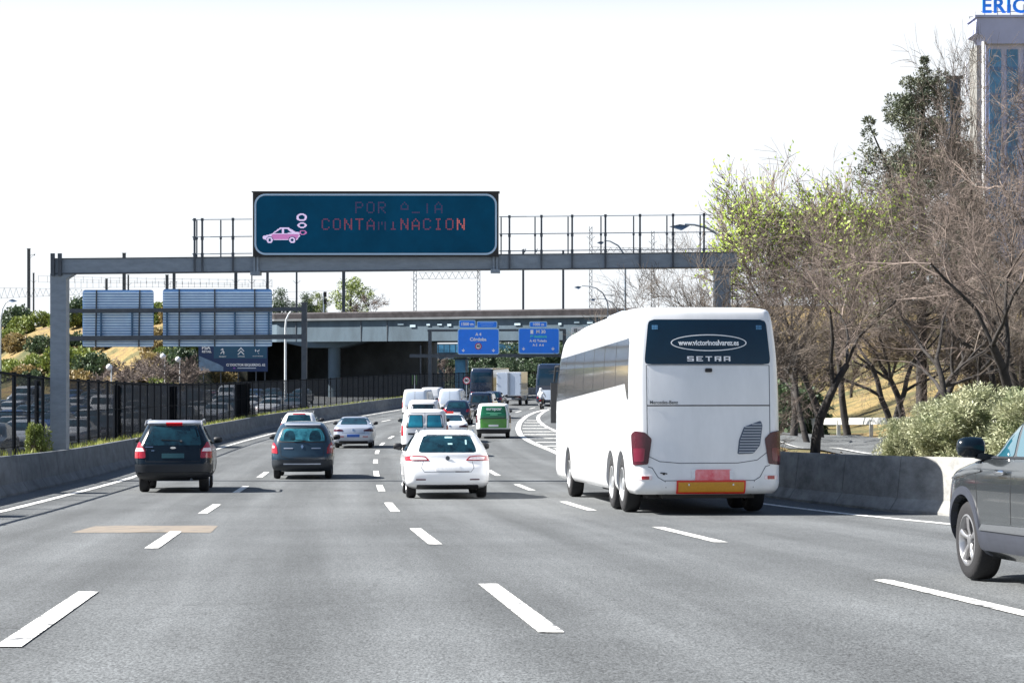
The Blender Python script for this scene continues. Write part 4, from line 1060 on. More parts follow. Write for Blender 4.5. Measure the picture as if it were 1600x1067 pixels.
# ---- oncoming coach behind the barrier, and the city bus on the slip road
def coach2(label, px, D, x, H=3.4, front=True, name='distant_coach', body=M_white, L=11.5, yaw=0):
    S = Shell([(.35,1.15,.1,.1),(.5,1.25,0,0),(1.2,1.27,0,.02),(2.4,1.25,.05,.12),(3.0,1.2,.12,.3),(H-.1,1.1,.25,.55),(H,.8,.6,1.0)], L, bow=.06, fbow=.15)
    root = thing(name, label, 'coach')
    S.body(body, M_busglass if False else None).build('body', None, root, smooth=35)
    f = S.rear
    g = patch(MB(), f, [(-1.12,1.0 if front else 1.9),(1.12,1.0 if front else 1.9),(1.08,H-.45),(-1.08,H-.45)], .01, M_busglass, r=.12, nc=14); g.build('windscreen' if front else 'rear_window', None, root, smooth=40)
    for sg in (-1,1):
        g = patch(MB(), (lambda u, v, sg=sg: S.side(u, v, sg)), box2(-L/2+.7,L/2-.6,1.5,H-.6), .01, M_busglass, r=.1, nc=20, flip=sg<0); g.build('side_window', None, root, smooth=40)
        g = patch(MB(), f, box2(*sorted((sg*.72,sg*1.12)), .72,.92), .012, M_clear if front else M_red, r=.03, nc=4); g.build('headlight' if front else 'tail_light', None, root)
        for y in (-L/2+2.7, L/2-2.8): make_wheel(root, sg*1.1, y, .48, .28, sg, 0)
    root.location = (x, D+L/2, rz(D)+.01); root.rotation_euler = (0,0,-math.atan(xcd(D+L/2)+yaw))
    return root, S
r1, S1 = coach2('dark coach with a white roof ahead in the traffic, left of the box lorry', 766, 214, (766-800)/F*214, H=3.4, body=M_navy, front=False)
g = MB(); g.box((0,0,3.32), (2.2,10.5,.14)); g.build('roof', M_white, r1)
r2, S2 = coach2('dark blue bus with pale lower rear on the slip road, mostly hidden by the coach', 866, 186, (868-800)/F*186+.4, H=3.9, front=False, name='slip_road_bus', yaw=.05, body=M_navy)
g = patch(MB(), S2.rear, box2(-1.0,1.0,.62,1.5), .012, M_pale, r=.12); g.build('rear_panel', None, r2, smooth=40)

# ---- skin-modifier figure: motorcyclist
def skinned(name, joints, edges, m, parent=None, sub=1, rootv=0):
    me = bpy.data.meshes.new(name); me.from_pydata([j[:3] for j in joints], edges, []); me.update()
    o = bpy.data.objects.new(name, me); C.objects.link(o)
    md = o.modifiers.new('s', 'SKIN'); 
    if not me.skin_vertices: bpy.context.view_layer.update()
    sv = o.data.skin_vertices
    if not sv:
        # create the layer through bmesh
        import bmesh
        bm = bmesh.new(); bm.from_mesh(me); bm.verts.layers.skin.verify(); bm.to_mesh(me); bm.free(); sv = me.skin_vertices
    for i, j in enumerate(joints): sv[0].data[i].radius = (j[3], j[3])
    sv[0].data[rootv].use_root = True
    md2 = o.modifiers.new('u', 'SUBSURF'); md2.levels = sub; md2.render_levels = sub
    dg = bpy.context.evaluated_depsgraph_get(); dg.update()
    out = bpy.data.meshes.new_from_object(o.evaluated_get(dg)); bpy.data.objects.remove(o); bpy.data.meshes.remove(me)
    out.polygons.foreach_set('use_smooth', [True]*len(out.polygons)); out.materials.clear(); out.materials.append(m)
    return link(name, out, parent)
bike = thing('motorcycle', 'dark motorcycle with a red tail lamp riding on the slip road behind the bus', 'motorcycle')
for y in (-.70,.72): 
    w_ = make_wheel(bike, 0, y, .31, .15, 1, 5)
g = MB(); Sm = Shell([(.30,.10,.35,.35,.05,.1,.05,.1),(.50,.20,.20,.20,.1,.2,.1,.2),(.70,.22,.10,.15,.1,.2,.1,.2),(.85,.18,.02,.3,.1,.2,.1,.2),(.95,.12,.3,.35,.05,.2,.05,.2)], 1.7, bow=.05)
Sm.body(M_black).build('frame_body', None, bike, smooth=50)
g = MB(); g.box((0,-.88,.78), (.20,.06,.09)); g.build('tail_light', M_red, bike)
g = MB(); g.path([(-.36,.42,1.03),(-.12,.52,1.0),(.12,.52,1.0),(.36,.42,1.03)], .018, 6); g.build('handlebar', M_dsteel, bike)
g = MB(); g.bar((0,.55,1.0),(0,.72,.31),.12,.10); g.build('fork', M_dsteel, bike)
g = MB(); g.box((0,-.93,.55), (.18,.02,.14), rx=.3); g.build('number_plate', M_plate, bike)
rider = skinned('person', [(0,-.18,.90,.16),(0,-.12,1.12,.155),(0,-.02,1.36,.165),(0,.03,1.50,.07),(0,.06,1.66,.11),
    (-.20,.0,1.40,.085),(-.32,.12,1.18,.06),(-.33,.40,1.06,.045),(.20,.0,1.40,.085),(.32,.12,1.18,.06),(.33,.40,1.06,.045),
    (-.14,-.10,.86,.10),(-.24,.28,.74,.08),(-.22,.02,.36,.055),(-.22,.14,.30,.045),(.14,-.10,.86,.10),(.24,.28,.74,.08),(.22,.02,.36,.055),(.22,.14,.30,.045)],
    [(0,1),(1,2),(2,3),(3,4),(2,5),(5,6),(6,7),(2,8),(8,9),(9,10),(0,11),(11,12),(12,13),(13,14),(0,15),(15,16),(16,17),(17,18)], mat('white_jacket', (.62,.64,.68), .7, col2=(.75,.76,.78), scale=4))
tag(rider, 'motorcyclist in a white jacket and pale helmet leaning over the handlebar', 'person')
g = MB(); g.lathe([(-.15,.03),(-.13,.09),(-.06,.135),(.02,.145),(.09,.12),(.135,.06),(.145,.01)], (0,.06,1.68), 'Z', 16); g.build('helmet', M_white, rider, smooth=60)
skinned('trousers', [(0,-.17,.92,.175),(-.14,-.09,.87,.115),(-.24,.28,.75,.092),(-.22,.04,.40,.07),(.14,-.09,.87,.115),(.24,.28,.75,.092),(.22,.04,.40,.07)],
    [(0,1),(1,2),(2,3),(0,4),(4,5),(5,6)], mat('dark_trousers', (.015,.02,.035), .8), rider)
D = 177; xx = (847-800)/F*D
for o in (bike, rider):
    o.location = (xx, D, rz(D)+.01); o.rotation_euler = (0, R(-4), -math.atan(xcd(D)+.03))
rider.location = (xx, D, rz(D)+.02)

# ------------------------------------------------------------------ queue of cars beyond the fence
def traffic():
    rg = random.Random(11)
    Mo = mat('fleet_paint', (1,1,1), .25, metal=.1, coat=.6, objcol=True, var=.06, scale=2)
    def proto(keys, L, kind, H, rg_, sg_, scr, lamps):
        S = Shell(keys, L, sub=3, bow=.1)
        r_ = vehicle('queued_'+kind, 'car', 'car', S, Mo, (-1.35,1.3), .32, .21, rear_glass=rg_, side_glass=sg_, screen=scr, lamps=lamps, arch=True, plates=[(box2(-.26,.26,.6,.71), M_plate)])
        return r_
    pr = []
    pr.append(('hatchback', proto([(.20,.72,.42,.40),(.30,.85,.10,.14),(.48,.89,.0,0),(.70,.89,.03,.02),(.88,.88,.09,.12),(.98,.85,.13,.9),(1.06,.81,.18,1.2),(1.25,.72,.34,1.6),(1.38,.63,.5,2.0),(1.46,.50,.7,2.4),(1.48,.28,1.1,2.6)], 4.2, 'hatchback', 1.48,
        [(-.6,1.0),(.6,1.0),(.5,1.36),(-.5,1.36)], [[(-1.5,1.03),(-.3,1.02),(-.3,1.37),(-1.3,1.34)], [(-.23,1.02),(.75,1.02),(.3,1.34),(-.23,1.37)]], [(-.66,1.08),(.66,1.08),(.5,1.38),(-.5,1.38)], [([(.58,.78),(1.0,.78),(.97,.98),(.68,.97)], M_red)])))
    pr.append(('saloon', proto([(.19,.72,.42,.40),(.26,.82,.12,.16),(.38,.885,.02,.04),(.55,.90,.0,0),(.72,.90,.03,.03),(.86,.88,.07,.10),(.93,.86,.12,.45),(.975,.83,.35,1.1),(1.03,.79,.72,1.35),(1.18,.70,1.12,1.72),(1.32,.61,1.5,2.05),(1.39,.52,1.85,2.4),(1.405,.30,2.2,2.7)], 4.6, 'saloon', 1.4,
        [(-.62,1.045),(.62,1.045),(.50,1.34),(-.50,1.34)], [[(-1.15,1.04),(-.35,1.02),(-.35,1.34),(-.80,1.30)], [(-.28,1.02),(.85,1.03),(.30,1.33),(-.28,1.34)]], [(-.66,1.06),(.66,1.06),(.52,1.34),(-.52,1.34)], [([(.45,.76),(.98,.74),(1.05,.84),(.72,.87)], M_red)])))
    pr.append(('van', proto([(.25,.80,.40,.40),(.33,.87,.08,.10),(.50,.92,.0,0),(.80,.93,.02,.02),(1.0,.93,.03,.10),(1.15,.92,.04,.7),(1.3,.90,.05,1.1),(1.6,.86,.08,1.4),(1.85,.8,.16,1.8),(1.95,.65,.3,2.1),(1.97,.4,.6,2.3)], 4.9, 'van', 1.97,
        [(-.66,1.15),(.66,1.15),(.58,1.66),(-.58,1.66)], [[(-.1,1.25),(1.1,1.25),(.7,1.72),(-.1,1.72)]], [(-.74,1.35),(.74,1.35),(.62,1.78),(-.62,1.78)], [([(.87,.82),(1.02,.82),(1.02,1.22),(.88,1.22)], M_red)])))
    cols = {'white': (.62,.64,.68), 'silver': (.42,.45,.50), 'grey': (.10,.11,.13), 'black': (.01,.012,.016), 'blue': (.03,.09,.25), 'red': (.32,.02,.02), 'pale blue': (.25,.36,.50)}
    kids = KIDS(); first = {}
    lanes = [(-13.2,58),(-16.8,64),(-20.4,76),(-24.4,90),(-28.2,102),(-32.2,116),(-36.4,132),(-40.5,148)]
    words = ['first','second','third','fourth','fifth','sixth','seventh','eighth']
    ordn = words + ['ninth','tenth','eleventh','twelfth','thirteenth','fourteenth','fifteenth','sixteenth','seventeenth','eighteenth','nineteenth','twentieth']
    for li, (off, ymin) in enumerate(lanes):
        Y = ymin+rg.uniform(0,4); n = 0
        while Y < 205:
            px = 800+F*(xc(Y)+off)/Y
            if px > 470 and Y > 150: break
            gap = rg.uniform(6.8,10.5) if li < 5 else rg.uniform(6.5,12)
            ki = rg.choices([0,1,2], [5,4,1.6])[0]; kind, p = pr[ki]
            cn = rg.choices(list(cols), [6,5,6,6,3,1.3,2])[0]
            if ki not in first: o = p; first[ki] = p
            else: o = copy_tree(p, kids=kids)
            for ch in [c_ for c_ in o.children]:
                if ch.name.startswith('body'): ch.color = (*cols[cn], 1)
            o.location = (xc(Y)+off+rg.uniform(-.25,.25), Y, rz(Y)+.01)
            o.rotation_euler = (math.atan(-rzd(Y)), 0, math.pi-math.atan(xcd(Y)))
            tag(o, f'{cn} {kind} beyond the dark fence, {ordn[n]} from the near end of the {words[li]} row', 'van' if kind == 'van' else 'car', 'vehicles queuing beyond the dark fence')
            Y += gap; n += 1
    return pr
traffic()
# ------------------------------------------------------------------ message-board gantry over the road
DG = 57.0
def pg(px, py, D=DG): return P(px, py, D)
root = thing('message_gantry', 'steel portal gantry over the road carrying the dark matrix board, with a railed walkway', 'gantry')
a, b = pg(86,416.5), pg(1150,406.5)
g = MB(); g.bar(a, b, .46, .385); g.build('beam', M_gsteel, root)
g = MB()
for s_ in (-1,1):
    g.bar(a+Vector((0,s_*0,-.205)), b+Vector((0,0,-.205)), .52, .022) if s_ < 0 else g.bar(a+Vector((0,0,.205)), b+Vector((0,0,.205)), .52, .022)
g.build('beam_flange', M_dsteel, root)
for (px0, yb) in ((93.5, 0), (1128, 0)):
    x = (px0-800)/F*DG; zb = gz(x, DG) if px0 > 500 else rz(DG)
    top = CAMZ-(416.5-570-(px0-86)*.0095)/F*DG-.20
    g = MB(); g.box((x, DG, (zb+top)/2), (.44,.44,top-zb)); g.build('post', M_gsteel, root)
    g = MB(); g.box((x, DG, zb+.02), (.8,.8,.06)); g.prism([(x-.22,top-.02),(x+.42,top-.02),(x+.22,top-.14),(x-.22,top-.30)], DG-.23, DG+.23); g.build('post_bracket', M_gsteel, root)
g = MB()
for px in (82.5, 93.5): g.bar(pg(px,431,DG-.3), pg(px,396,DG-.3), .10, .10)
g.bar(pg(80.5,590,DG-.1), pg(80.5,396,DG-.1), .05, .05); g.build('ladder_rail', M_dsteel, root)
def beamtop(px): return 416.5-(px-86)*.0095-11
rl = MB()
fr = [304,316,364,796,846,894,946,1000,1051.6,1100]; bk = [307.5,345,783,836,887.6,939,990,1042,1094]
for px in fr:
    g = MB(); t = beamtop(px); g.bar(pg(px,t+22,DG-.30), pg(px,t-61,DG-.30), .05, .05); g.box(tuple(pg(px,t-31,DG-.30)), (.075,.06,.10)); g.box(tuple(pg(px,t-5,DG-.30)), (.075,.06,.10)); g.box(tuple(pg(px,t-60,DG-.30)),(.07,.06,.08)); g.build('stanchion', M_dsteel, root)
for px in bk:
    gb = MB(); t = beamtop(px); gb.bar(pg(px,t+2,DG+.35), pg(px,t-59,DG+.35), .035, .035); gb.box(tuple(pg(px,t-31,DG+.35)), (.06,.05,.07)); gb.build('rear_stanchion', M_dsteel, root)
for (p0, p1) in ((300,394),(780,1112)):
    for dy in (-60,-33,-6.5):
        for dd in (-.26, .38):
            q0, q1 = pg(p0,beamtop(p0)+dy,DG+dd), pg(p1,beamtop(p1)+dy,DG+dd); rl.tube(q0, q1, .013, n=5)
rl.build('walkway_rails', M_gsteel, root)
for px in (400, 774):
    g = MB(); t = beamtop(px); g.bar(pg(px-2.6,t+26,DG-.32), pg(px-2.6,t-5,DG-.32), .05, .05); g.bar(pg(px+2.6,t+26,DG-.32), pg(px+2.6,t-5,DG-.32), .05, .05); g.box(tuple(pg(px,t+25,DG-.2)), (.26,.5,.10)); g.build('board_hanger', M_gsteel, root)
g = MB()
for px in (820, 838): q = pg(px,beamtop(px)-4,DG-.1); g.tube(q, q+Vector((-.03,0,.10)), .012, n=5); g.tube(q, q+Vector((.03,0,.10)), .012, n=5)
g.build('cable_clips', M_dsteel, root)

vm = thing('matrix_board', 'large dark blue matrix board with pale border, pink car pictogram and red words', 'electronic sign')
def bx(px, py): p = pg(px, py, DG-.45); return (p.x, p.z)
x0, z0 = bx(395,401); x1, z1 = bx(779,300.5)
g = MB(); g.box(((x0+x1)/2, DG-.2, (z0+z1)/2), (x1-x0,.50,z1-z0)); g.box(((x0+x1)/2,DG-.2,z1+.012),(x1-x0+.06,.56,.024)); g.build('housing', M_ink, vm)
def rring(x0, z0, x1, z1, r, n=8):
    out = []
    for cx, cz, a0 in ((x1-r,z1-r,0),(x0+r,z1-r,90),(x0+r,z0+r,180),(x1-r,z0+r,270)):
        for k in range(n+1): t = R(a0+90*k/n); out.append((cx+r*math.cos(t), cz+r*math.sin(t)))
    return out
FY = DG-.45
g = MB(); pf = rring(x0+.085,z0+.085,x1-.085,z1-.085,.25); g.add([(x,FY-.006,z) for x,z in pf], [tuple(range(len(pf)))[::-1]]); g.build('screen', M_vms, vm)
po = rring(x0+.045,z0+.045,x1-.045,z1-.045,.30); pi_ = rring(x0+.095,z0+.095,x1-.095,z1-.095,.258); n = len(po)
g = MB(); g.add([(x,FY-.014,z) for x,z in po+pi_], [(k,(k+1)%n,n+(k+1)%n,n+k) for k in range(n)]); g.build('border', M_vmsframe, vm)
FONT = {'P':['11110','10001','10001','11110','10000','10000','10000'],'O':['01110','10001','10001','10001','10001','10001','01110'],'R':['11110','10001','10001','11110','10100','10010','10001'],
'A':['00100','01010','10001','10001','11111','10001','10001'],'L':['10000','10000','10000','10000','10000','10000','11111'],'T':['11111','00100','00100','00100','00100','00100','00100'],
'C':['01110','10001','10000','10000','10000','10001','01110'],'N':['10001','11001','11001','10101','10011','10011','10001'],'M':['10001','11011','10101','10101','10001','10001','10001'],'I':['01110','00100','00100','00100','00100','00100','01110']}
LED = [mat('led_dim', (.03,.03,.09), emit=(.16,.10,.26), es=.07), mat('led_low', (.05,.03,.08), emit=(.50,.12,.24), es=.07), mat('led_mid', (.08,.03,.07), emit=(.8,.16,.20), es=.075), mat('led_high', (.1,.03,.05), emit=(1,.24,.2), es=.16)]
def word(name, s, px0, py0, pitch, levels, skip):
    mb = MB()
    for i, ch in enumerate(s):
        if ch == ' ': continue
        for r_ in range(7):
            for c_ in range(5):
                if FONT[ch][r_][c_] != '1' or (i, r_) in skip: continue
                cx, cz = bx(px0+i*pitch+c_*2.55+1.2, py0+r_*2.6+1.2); d = .018
                mb.add([(cx-d,FY-.012,cz-d),(cx+d,FY-.012,cz-d),(cx+d,FY-.012,cz+d),(cx-d,FY-.012,cz+d)], [(0,1,2,3)], LED[levels[i]])
    mb.build(name, None, vm)
word('first_line', 'POR ALTA', 555, 315.5, 17.7, [0,0,0,0,0,0,0,0], {(5,r_) for r_ in range(6)}|{(6,0)}|{(4,5),(4,6)})
word('second_line', 'CONTAMINACION', 502.5, 341.5, 17.6, [1,1,2,2,1,0,1,2,2,1,2,2,3], {(5,0),(5,1),(6,0),(6,1)})
Lp = mat('led_pink', (.2,.08,.2), emit=(.85,.30,.72), es=.20); Lw = mat('led_white', (.3,.25,.35), emit=(.80,.66,1.0), es=.28)
def inpoly(x, y, pl):
    c_ = False; n = len(pl)
    for i in range(n):
        x1_, y1_ = pl[i]; x2_, y2_ = pl[i-1]
        if (y1_ > y) != (y2_ > y) and x < (x2_-x1_)*(y-y1_)/(y2_-y1_)+x1_: c_ = not c_
    return c_
carp = [(300,640),(330,590),(520,545),(740,385),(910,385),(1090,490),(1175,490),(1200,590),(1130,690),(380,690)]
win = [[(590,525),(745,425),(775,425),(775,525)], [(815,525),(815,425),(890,425),(1010,520)]]
mbp = MB(); mbs = MB(); st = 17.5
for j in range(62):
    for i in range(66):
        X_, Y_ = 270+i*st, 50+j*st; mm = None; tgt = mbp
        if inpoly(X_, Y_, carp) and not any(inpoly(X_, Y_, w_) for w_ in win): mm = Lw if not (inpoly(X_-28,Y_,carp) and inpoly(X_+28,Y_,carp) and inpoly(X_,Y_-28,carp) and inpoly(X_,Y_+20,carp)) or Y_ < 545 or X_ < 520 else Lp
        for cx, cy in ((480,690),(1015,690)):
            d = math.hypot(X_-cx, Y_-cy)
            if d < 34: mm = None
            elif d < 74: mm = Lw
            elif d < 90 and Y_ < 700: mm = None
        for cx, cy, rx, ry in ((1240,150,125,88),(1250,340,105,66),(1270,510,86,54)):
            e = math.hypot((X_-cx)/rx, (Y_-cy)/ry)
            if .62 < e < 1.02: mm = Lw if cy < 400 else Lp; tgt = mbs
        if mm:
            cx, cz = bx(390+X_/15.24, 330+Y_/15.24); d = .0095
            tgt.add([(cx-d,FY-.012,cz-d),(cx+d,FY-.012,cz-d),(cx+d,FY-.012,cz+d),(cx-d,FY-.012,cz+d)], [(0,1,2,3)], mm)
mbp.build('car_pictogram', None, vm); mbs.build('smoke_pictogram', None, vm)

# ------------------------------------------------------------------ sign gantry of the other carriageway, seen from behind
D2 = 155.0
root = thing('sign_gantry', 'dark steel gantry beyond the fence holding two ribbed sign boards seen from behind', 'gantry')
g = MB(); g.bar(P(92,486,D2), P(476,483,D2), .3, .30); g.build('upper_beam', M_dsteel, root)
g = MB(); g.bar(P(92,529,D2), P(476,526,D2), .3, .36); g.build('lower_beam', M_dsteel, root)
for px in (93, 475.5):
    x = (px-800)/F*D2; t = P(px,474,D2).z; g = MB(); g.box((x,D2,(t+rz(D2))/2), (.40,.40,t-rz(D2))); g.box((x,D2,t+.03),(.5,.5,.06)); g.build('post', M_dsteel, root)
for nm, (xa, xb, ya, yb), thin, thick, lab in (('sign_board', (129,240,453,542), (151,218.5), (158,206.5), 'smaller ribbed aluminium sign board seen from behind, left one on the dark gantry'),
                               ('sign_board', (254.5,425,451.5,541.5), (280,335.5,398), (261,313,367,420), 'wider ribbed aluminium sign board seen from behind, right one on the dark gantry')):
    s_ = thing(nm, lab, 'road sign')
    yy = D2+.45; A = P(xa,ya,yy); B = P(xb,yb,yy)
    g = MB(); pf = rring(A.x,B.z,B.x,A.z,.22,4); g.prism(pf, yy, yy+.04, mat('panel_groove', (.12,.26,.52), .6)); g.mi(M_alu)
    k = 0; z = B.z+.1
    while z < A.z-.08: g.bar((A.x+.02,yy-.02,z),(B.x-.02,yy-.02,z), .05, .125, M_alu); z += .2
    g.build('panel', M_alu, s_)
    for px in thin: MB().bar(P(px-1.5 if px < 230 else px,yb,D2+.34), P(px,ya,D2+.34), .09, .14).build('upright', M_dsteel, s_)
    for px in thick: MB().bar(P(px,527,D2+.25), P(px,488,D2+.25), .10, .36).build('stiffener', mat('stiffener_blue', (.05,.13,.24), .5, var=.1), s_)

# ------------------------------------------------------------------ railway bridge
def railpt(t):        # t: x along the bridge line
    for i in range(len(RAIL)-1):
        a = RAIL[i]; b = RAIL[i+1]
        if b[0] <= t <= a[0]: k = (t-a[0])/(b[0]-a[0]); return Vector((t, a[1]+(b[1]-a[1])*k, 0))
root = thing('railway_bridge', 'long low concrete railway bridge crossing the whole road behind the blue signs', 'bridge')
xs_ = [-42,-36,-27.6,-20,-10,0,10,15,24,34,45]; ctr = [railpt(x) for x in xs_]
def back(p, i, d):
    t = (ctr[min(i+1,len(ctr)-1)]-ctr[max(i-1,0)]).normalized(); nn = Vector((-t.y, t.x, 0)); nn = nn if nn.y > 0 else -nn
    return p+nn*d
def sweep(prof):
    mb = MB(); k = len(prof); V_ = []
    for i, p in enumerate(ctr):
        for d, z in prof: q = back(p, i, d); V_.append((q.x, q.y, z))
    mb.add(V_, [(i*k+j, (i+1)*k+j, (i+1)*k+(j+1)%k, i*k+(j+1)%k) for i in range(len(ctr)-1) for j in range(k)]+[tuple(range(k)), tuple(range((len(ctr)-1)*k, len(ctr)*k))[::-1]])
    return mb
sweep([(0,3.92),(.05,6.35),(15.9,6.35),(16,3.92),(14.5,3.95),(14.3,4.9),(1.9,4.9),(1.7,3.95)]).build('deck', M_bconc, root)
sweep([(-.35,6.352),(-.35,6.58),(16.6,6.58),(16.6,6.352)]).build('coping', mat('pale_concrete', (.15,.165,.18), .85, var=.2, scale=.6), root)
sweep([(-.25,6.585),(-.35,7.15),(-.2,7.3),(16,7.3),(16.3,6.585)]).build('ballast_wall', mat('ballast', (.06,.055,.06), .95, var=.4, scale=1.2, bump=.6, bscale=6), root)
g = MB()
for px, z in ((560,5.0),(599,4.4),(597,4.4)): pass
for t in (-25.2,-17.3,-14.2,3.2,12.5):
    i = min(range(len(xs_)), key=lambda k: abs(xs_[k]-t)); q = railpt(t); g.box((q.x,q.y-.02,5.15), (.10,.05,2.35), rz=-.5)
g.build('joint', M_dsteel, root)
g = MB()
rgn = random.Random(2)
for t in (-12.6,-11.2,-9.4,-8.1,-7.0,-5.4,-3.4,-1.9,0.6,2.3,5.2,7.0,8.4): 
    q = railpt(t); g.box((q.x,q.y-.06,5.75+rgn.uniform(-.15,.1)), (rgn.uniform(.3,.8),.06,rgn.uniform(.12,.32)), rz=-.5)
g.build('small_notices', mat('notice_pale', (.45,.58,.66), .6, var=.2), root)
for (px, dd) in ((500,2.0),):
    q = railpt(-21.9)+Vector((dd*.5+ .2, dd*.85, 0)); g = MB(); g.lathe([(0,.75),(.12,.72),(6.1,.72)], (q.x,q.y,-2.6), 'Z', 24); g.build('pier', M_bconc, root, smooth=40)
g = MB(); q = railpt(-21.9); g.prism([(q.x-5,3.93),(q.x-2,3.25),(q.x+1.8,3.25),(q.x+4.6,3.93)], q.y+.9, q.y+12); g.build('pier_cap', M_bconc, root)
for (xa, xb) in ((-38,-13),):
    A = railpt(xa)+Vector((4,9,0)); B = Vector((-10.5,243,0)); g = MB(); g.bar((A.x,A.y,1.2),(B.x,B.y,1.2),.8,7.4); g.bar((B.x,B.y,1.2),(B.x+1.0,B.y+7,1.2),.8,7.4)
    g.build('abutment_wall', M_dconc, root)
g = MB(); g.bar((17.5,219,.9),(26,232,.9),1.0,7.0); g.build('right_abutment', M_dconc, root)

# ------------------------------------------------------------------ direction signs on their gantry, in front of the bridge
D3 = 203.0
root = thing('direction_gantry', 'slender steel gantry in front of the bridge carrying the two blue direction signs', 'gantry')
for nm, y_, h in (('upper_beam',516.5,.22),('lower_beam',556,.34)):
    g = MB(); g.bar(P(640 if y_ > 520 else 668,y_,D3+.4), P(884,y_-1,D3+.4), .3, h); g.build(nm, M_dsteel, root)
for px, w_ in ((671.5,.34),(882,.34),(657,.12)):
    x = (px-800)/F*D3; t = P(px,515 if w_ > .2 else 540,D3).z; g = MB(); g.box((x,D3+.4,(t+rz(D3))/2), (w_,w_,t-rz(D3))); g.build('post', M_dsteel, root)
def bsign(label, boxes, D=D3):
    s_ = thing('direction_sign', label, 'road sign')
    for k, (a_, b_, c_, d_) in enumerate(boxes):
        A = P(a_,c_,D); B = P(b_,d_,D); w_ = (B.x-A.x); r_ = .22 if k == 0 else .14
        g = MB(); g.prism(rring(A.x,B.z,B.x,A.z,r_,5), D, D+.08, mat('sign_border', (.38,.62,.85), .4)); 
        t = .075; pf = rring(A.x+t,B.z+t,B.x-t,A.z-t,r_-.04,5); g.add([(x,D-.006,z) for x,z in pf], [tuple(range(len(pf)))[::-1]], M_blue)
        g.build('panel' if k == 0 else 'distance_tab', None, s_)
    return s_
def put(s_, txt, px, py, hpx, D=D3, m=None, bold=.006, sx=1.0, name='lettering'):
    q = P(px, py, D); me = text_mesh(txt, hpx/F*D*1.42, m or M_wtext, bold, sx=sx); return link(name, me, s_, loc=(q.x, q.y-.02, q.z))
def arrow(s_, px, py, D=D3):
    q = P(px,py,D); k = D/F; g = MB()
    for pl in ([(-.5,2.6),(.5,2.6),(.5,-.2),(-.5,-.2)], [(-2.6,.6),(0,-2.6),(2.6,.6),(1.6,1.0),(0,-.6),(-1.6,1.0)]):
        pl = [(q.x+a_*k, q.z+b_*k) for a_, b_ in pl]; g.prism(pl, q.y-.025, q.y-.02)
    g.build('arrow', M_wtext, s_)
s_ = bsign('blue direction sign reading Córdoba with a red-ringed round limit on it', [(715,780,513.5,554),(717,743,500,512.6),(745,777,501.8,512.6)])
put(s_, '1500 m', 730, 506.5, 4.6, bold=.012); put(s_, 'A 4', 747.5, 522.5, 4.4, bold=.012); put(s_, 'Córdoba', 747, 530.3, 5.0, bold=.014)
g = MB()
for y_, a_, b_ in ((505,750,772),(508.5,752,770)): g.bar(P(a_,y_,D3-.02),P(b_,y_,D3-.02),.01,.035)
g.build('small_print', mat('sign_border', (0,0,0)), s_)
g = MB(); q = P(747.5,541,D3-.03)
g.prism([(q.x+.34*math.cos(t*.2618), q.z+.34*math.sin(t*.2618)) for t in range(24)], q.y, q.y+.02, mat('limit_ring', (.42,.02,.06), .5)); g.prism([(q.x+.25*math.cos(t*.2618), q.z+.25*math.sin(t*.2618)) for t in range(24)], q.y-.006, q.y, M_plate)
g.build('speed_limit', None, s_); put(s_, '40', 747.5, 541, 4.2, D=D3-.05, m=M_ink, bold=.006)
for px in (724,771): arrow(s_, px, 547.5)
s_ = bsign('blue direction sign reading M 30 and Toledo above two arrows', [(810,874,512.5,553),(827,855,502.3,511.8)])
put(s_, '1000 m', 841, 507, 4.2, bold=.010); put(s_, 'M 30', 845, 518.5, 5, bold=.012)
g = MB(); q = P(831,518.5,D3-.02); g.box(tuple(q), (.28,.01,.38)); g.build('road_symbol', M_wtext, s_)
put(s_, 'Pº Andalucía', 841.5, 525.8, 3.6, m=mat('sign_green_text', (.10,.72,.55), .5), bold=.008); put(s_, 'A 42 Toledo', 841, 532.6, 3.7, bold=.009); put(s_, 'A 5  A 6', 841, 539.2, 3.6, bold=.008)
for px in (818,864): arrow(s_, px, 545)
s_ = thing('small_board', 'white and green board beside the blue signs, half hidden by the coach roof', 'road sign')
g = MB(); A = P(893,511,208); B = P(925,534,208); g.prism(rring(A.x,B.z,B.x,A.z,.1,3), 208, 208.1, M_plate); g.build('panel', None, s_)
g = MB(); A = P(896,521,207.98); B = P(922,526,207.98); g.box(((A.x+B.x)/2,207.98,(A.z+B.z)/2),(B.x-A.x,.02,A.z-B.z)); g.build('green_band', M_green2, s_)
g = MB()
for dx in (0,2.6): g.path([P(898.6+dx,513.5,207.97),P(897.3+dx,516,207.97),P(898.6+dx,518.8,207.97)], .045, 5)
g.build('bracket_mark', M_ink, s_)
# round limit sign on a pole
s_ = thing('speed_limit_sign', 'round red-ringed speed limit sign on a thin pole by the far end of the fence', 'road sign')
q = P(729,594.5,196); g = MB(); g.prism([(q.x+.36*math.cos(t*.2618), q.z+.36*math.sin(t*.2618)) for t in range(24)], q.y, q.y+.03, mat('limit_ring',(0,0,0))); g.prism([(q.x+.27*math.cos(t*.2618), q.z+.27*math.sin(t*.2618)) for t in range(24)], q.y-.01, q.y, M_plate); g.build('disc', None, s_)
put(s_, '80', 729, 594.5, 4.5, D=195.97, m=M_ink, bold=.01)
g = MB(); g.tube((q.x,q.y+.06,rz(196)),(q.x,q.y+.06,q.z+.3),.04); g.build('pole', M_gsteel, s_)
s_ = thing('marker_board', 'small yellow-green marker board above the far fence', 'road sign')
g = MB()
for px, c_ in ((644.5,M_green2),(648,M_plate),(651,M_green2)): g.bar(P(px,601,172),P(px,586,172),.03,.13,m=c_)
q = P(648,600,172.1); g.tube((q.x,q.y,rz(172)),(q.x,q.y,q.z),.03,m=M_gsteel); g.build('board', None, s_)

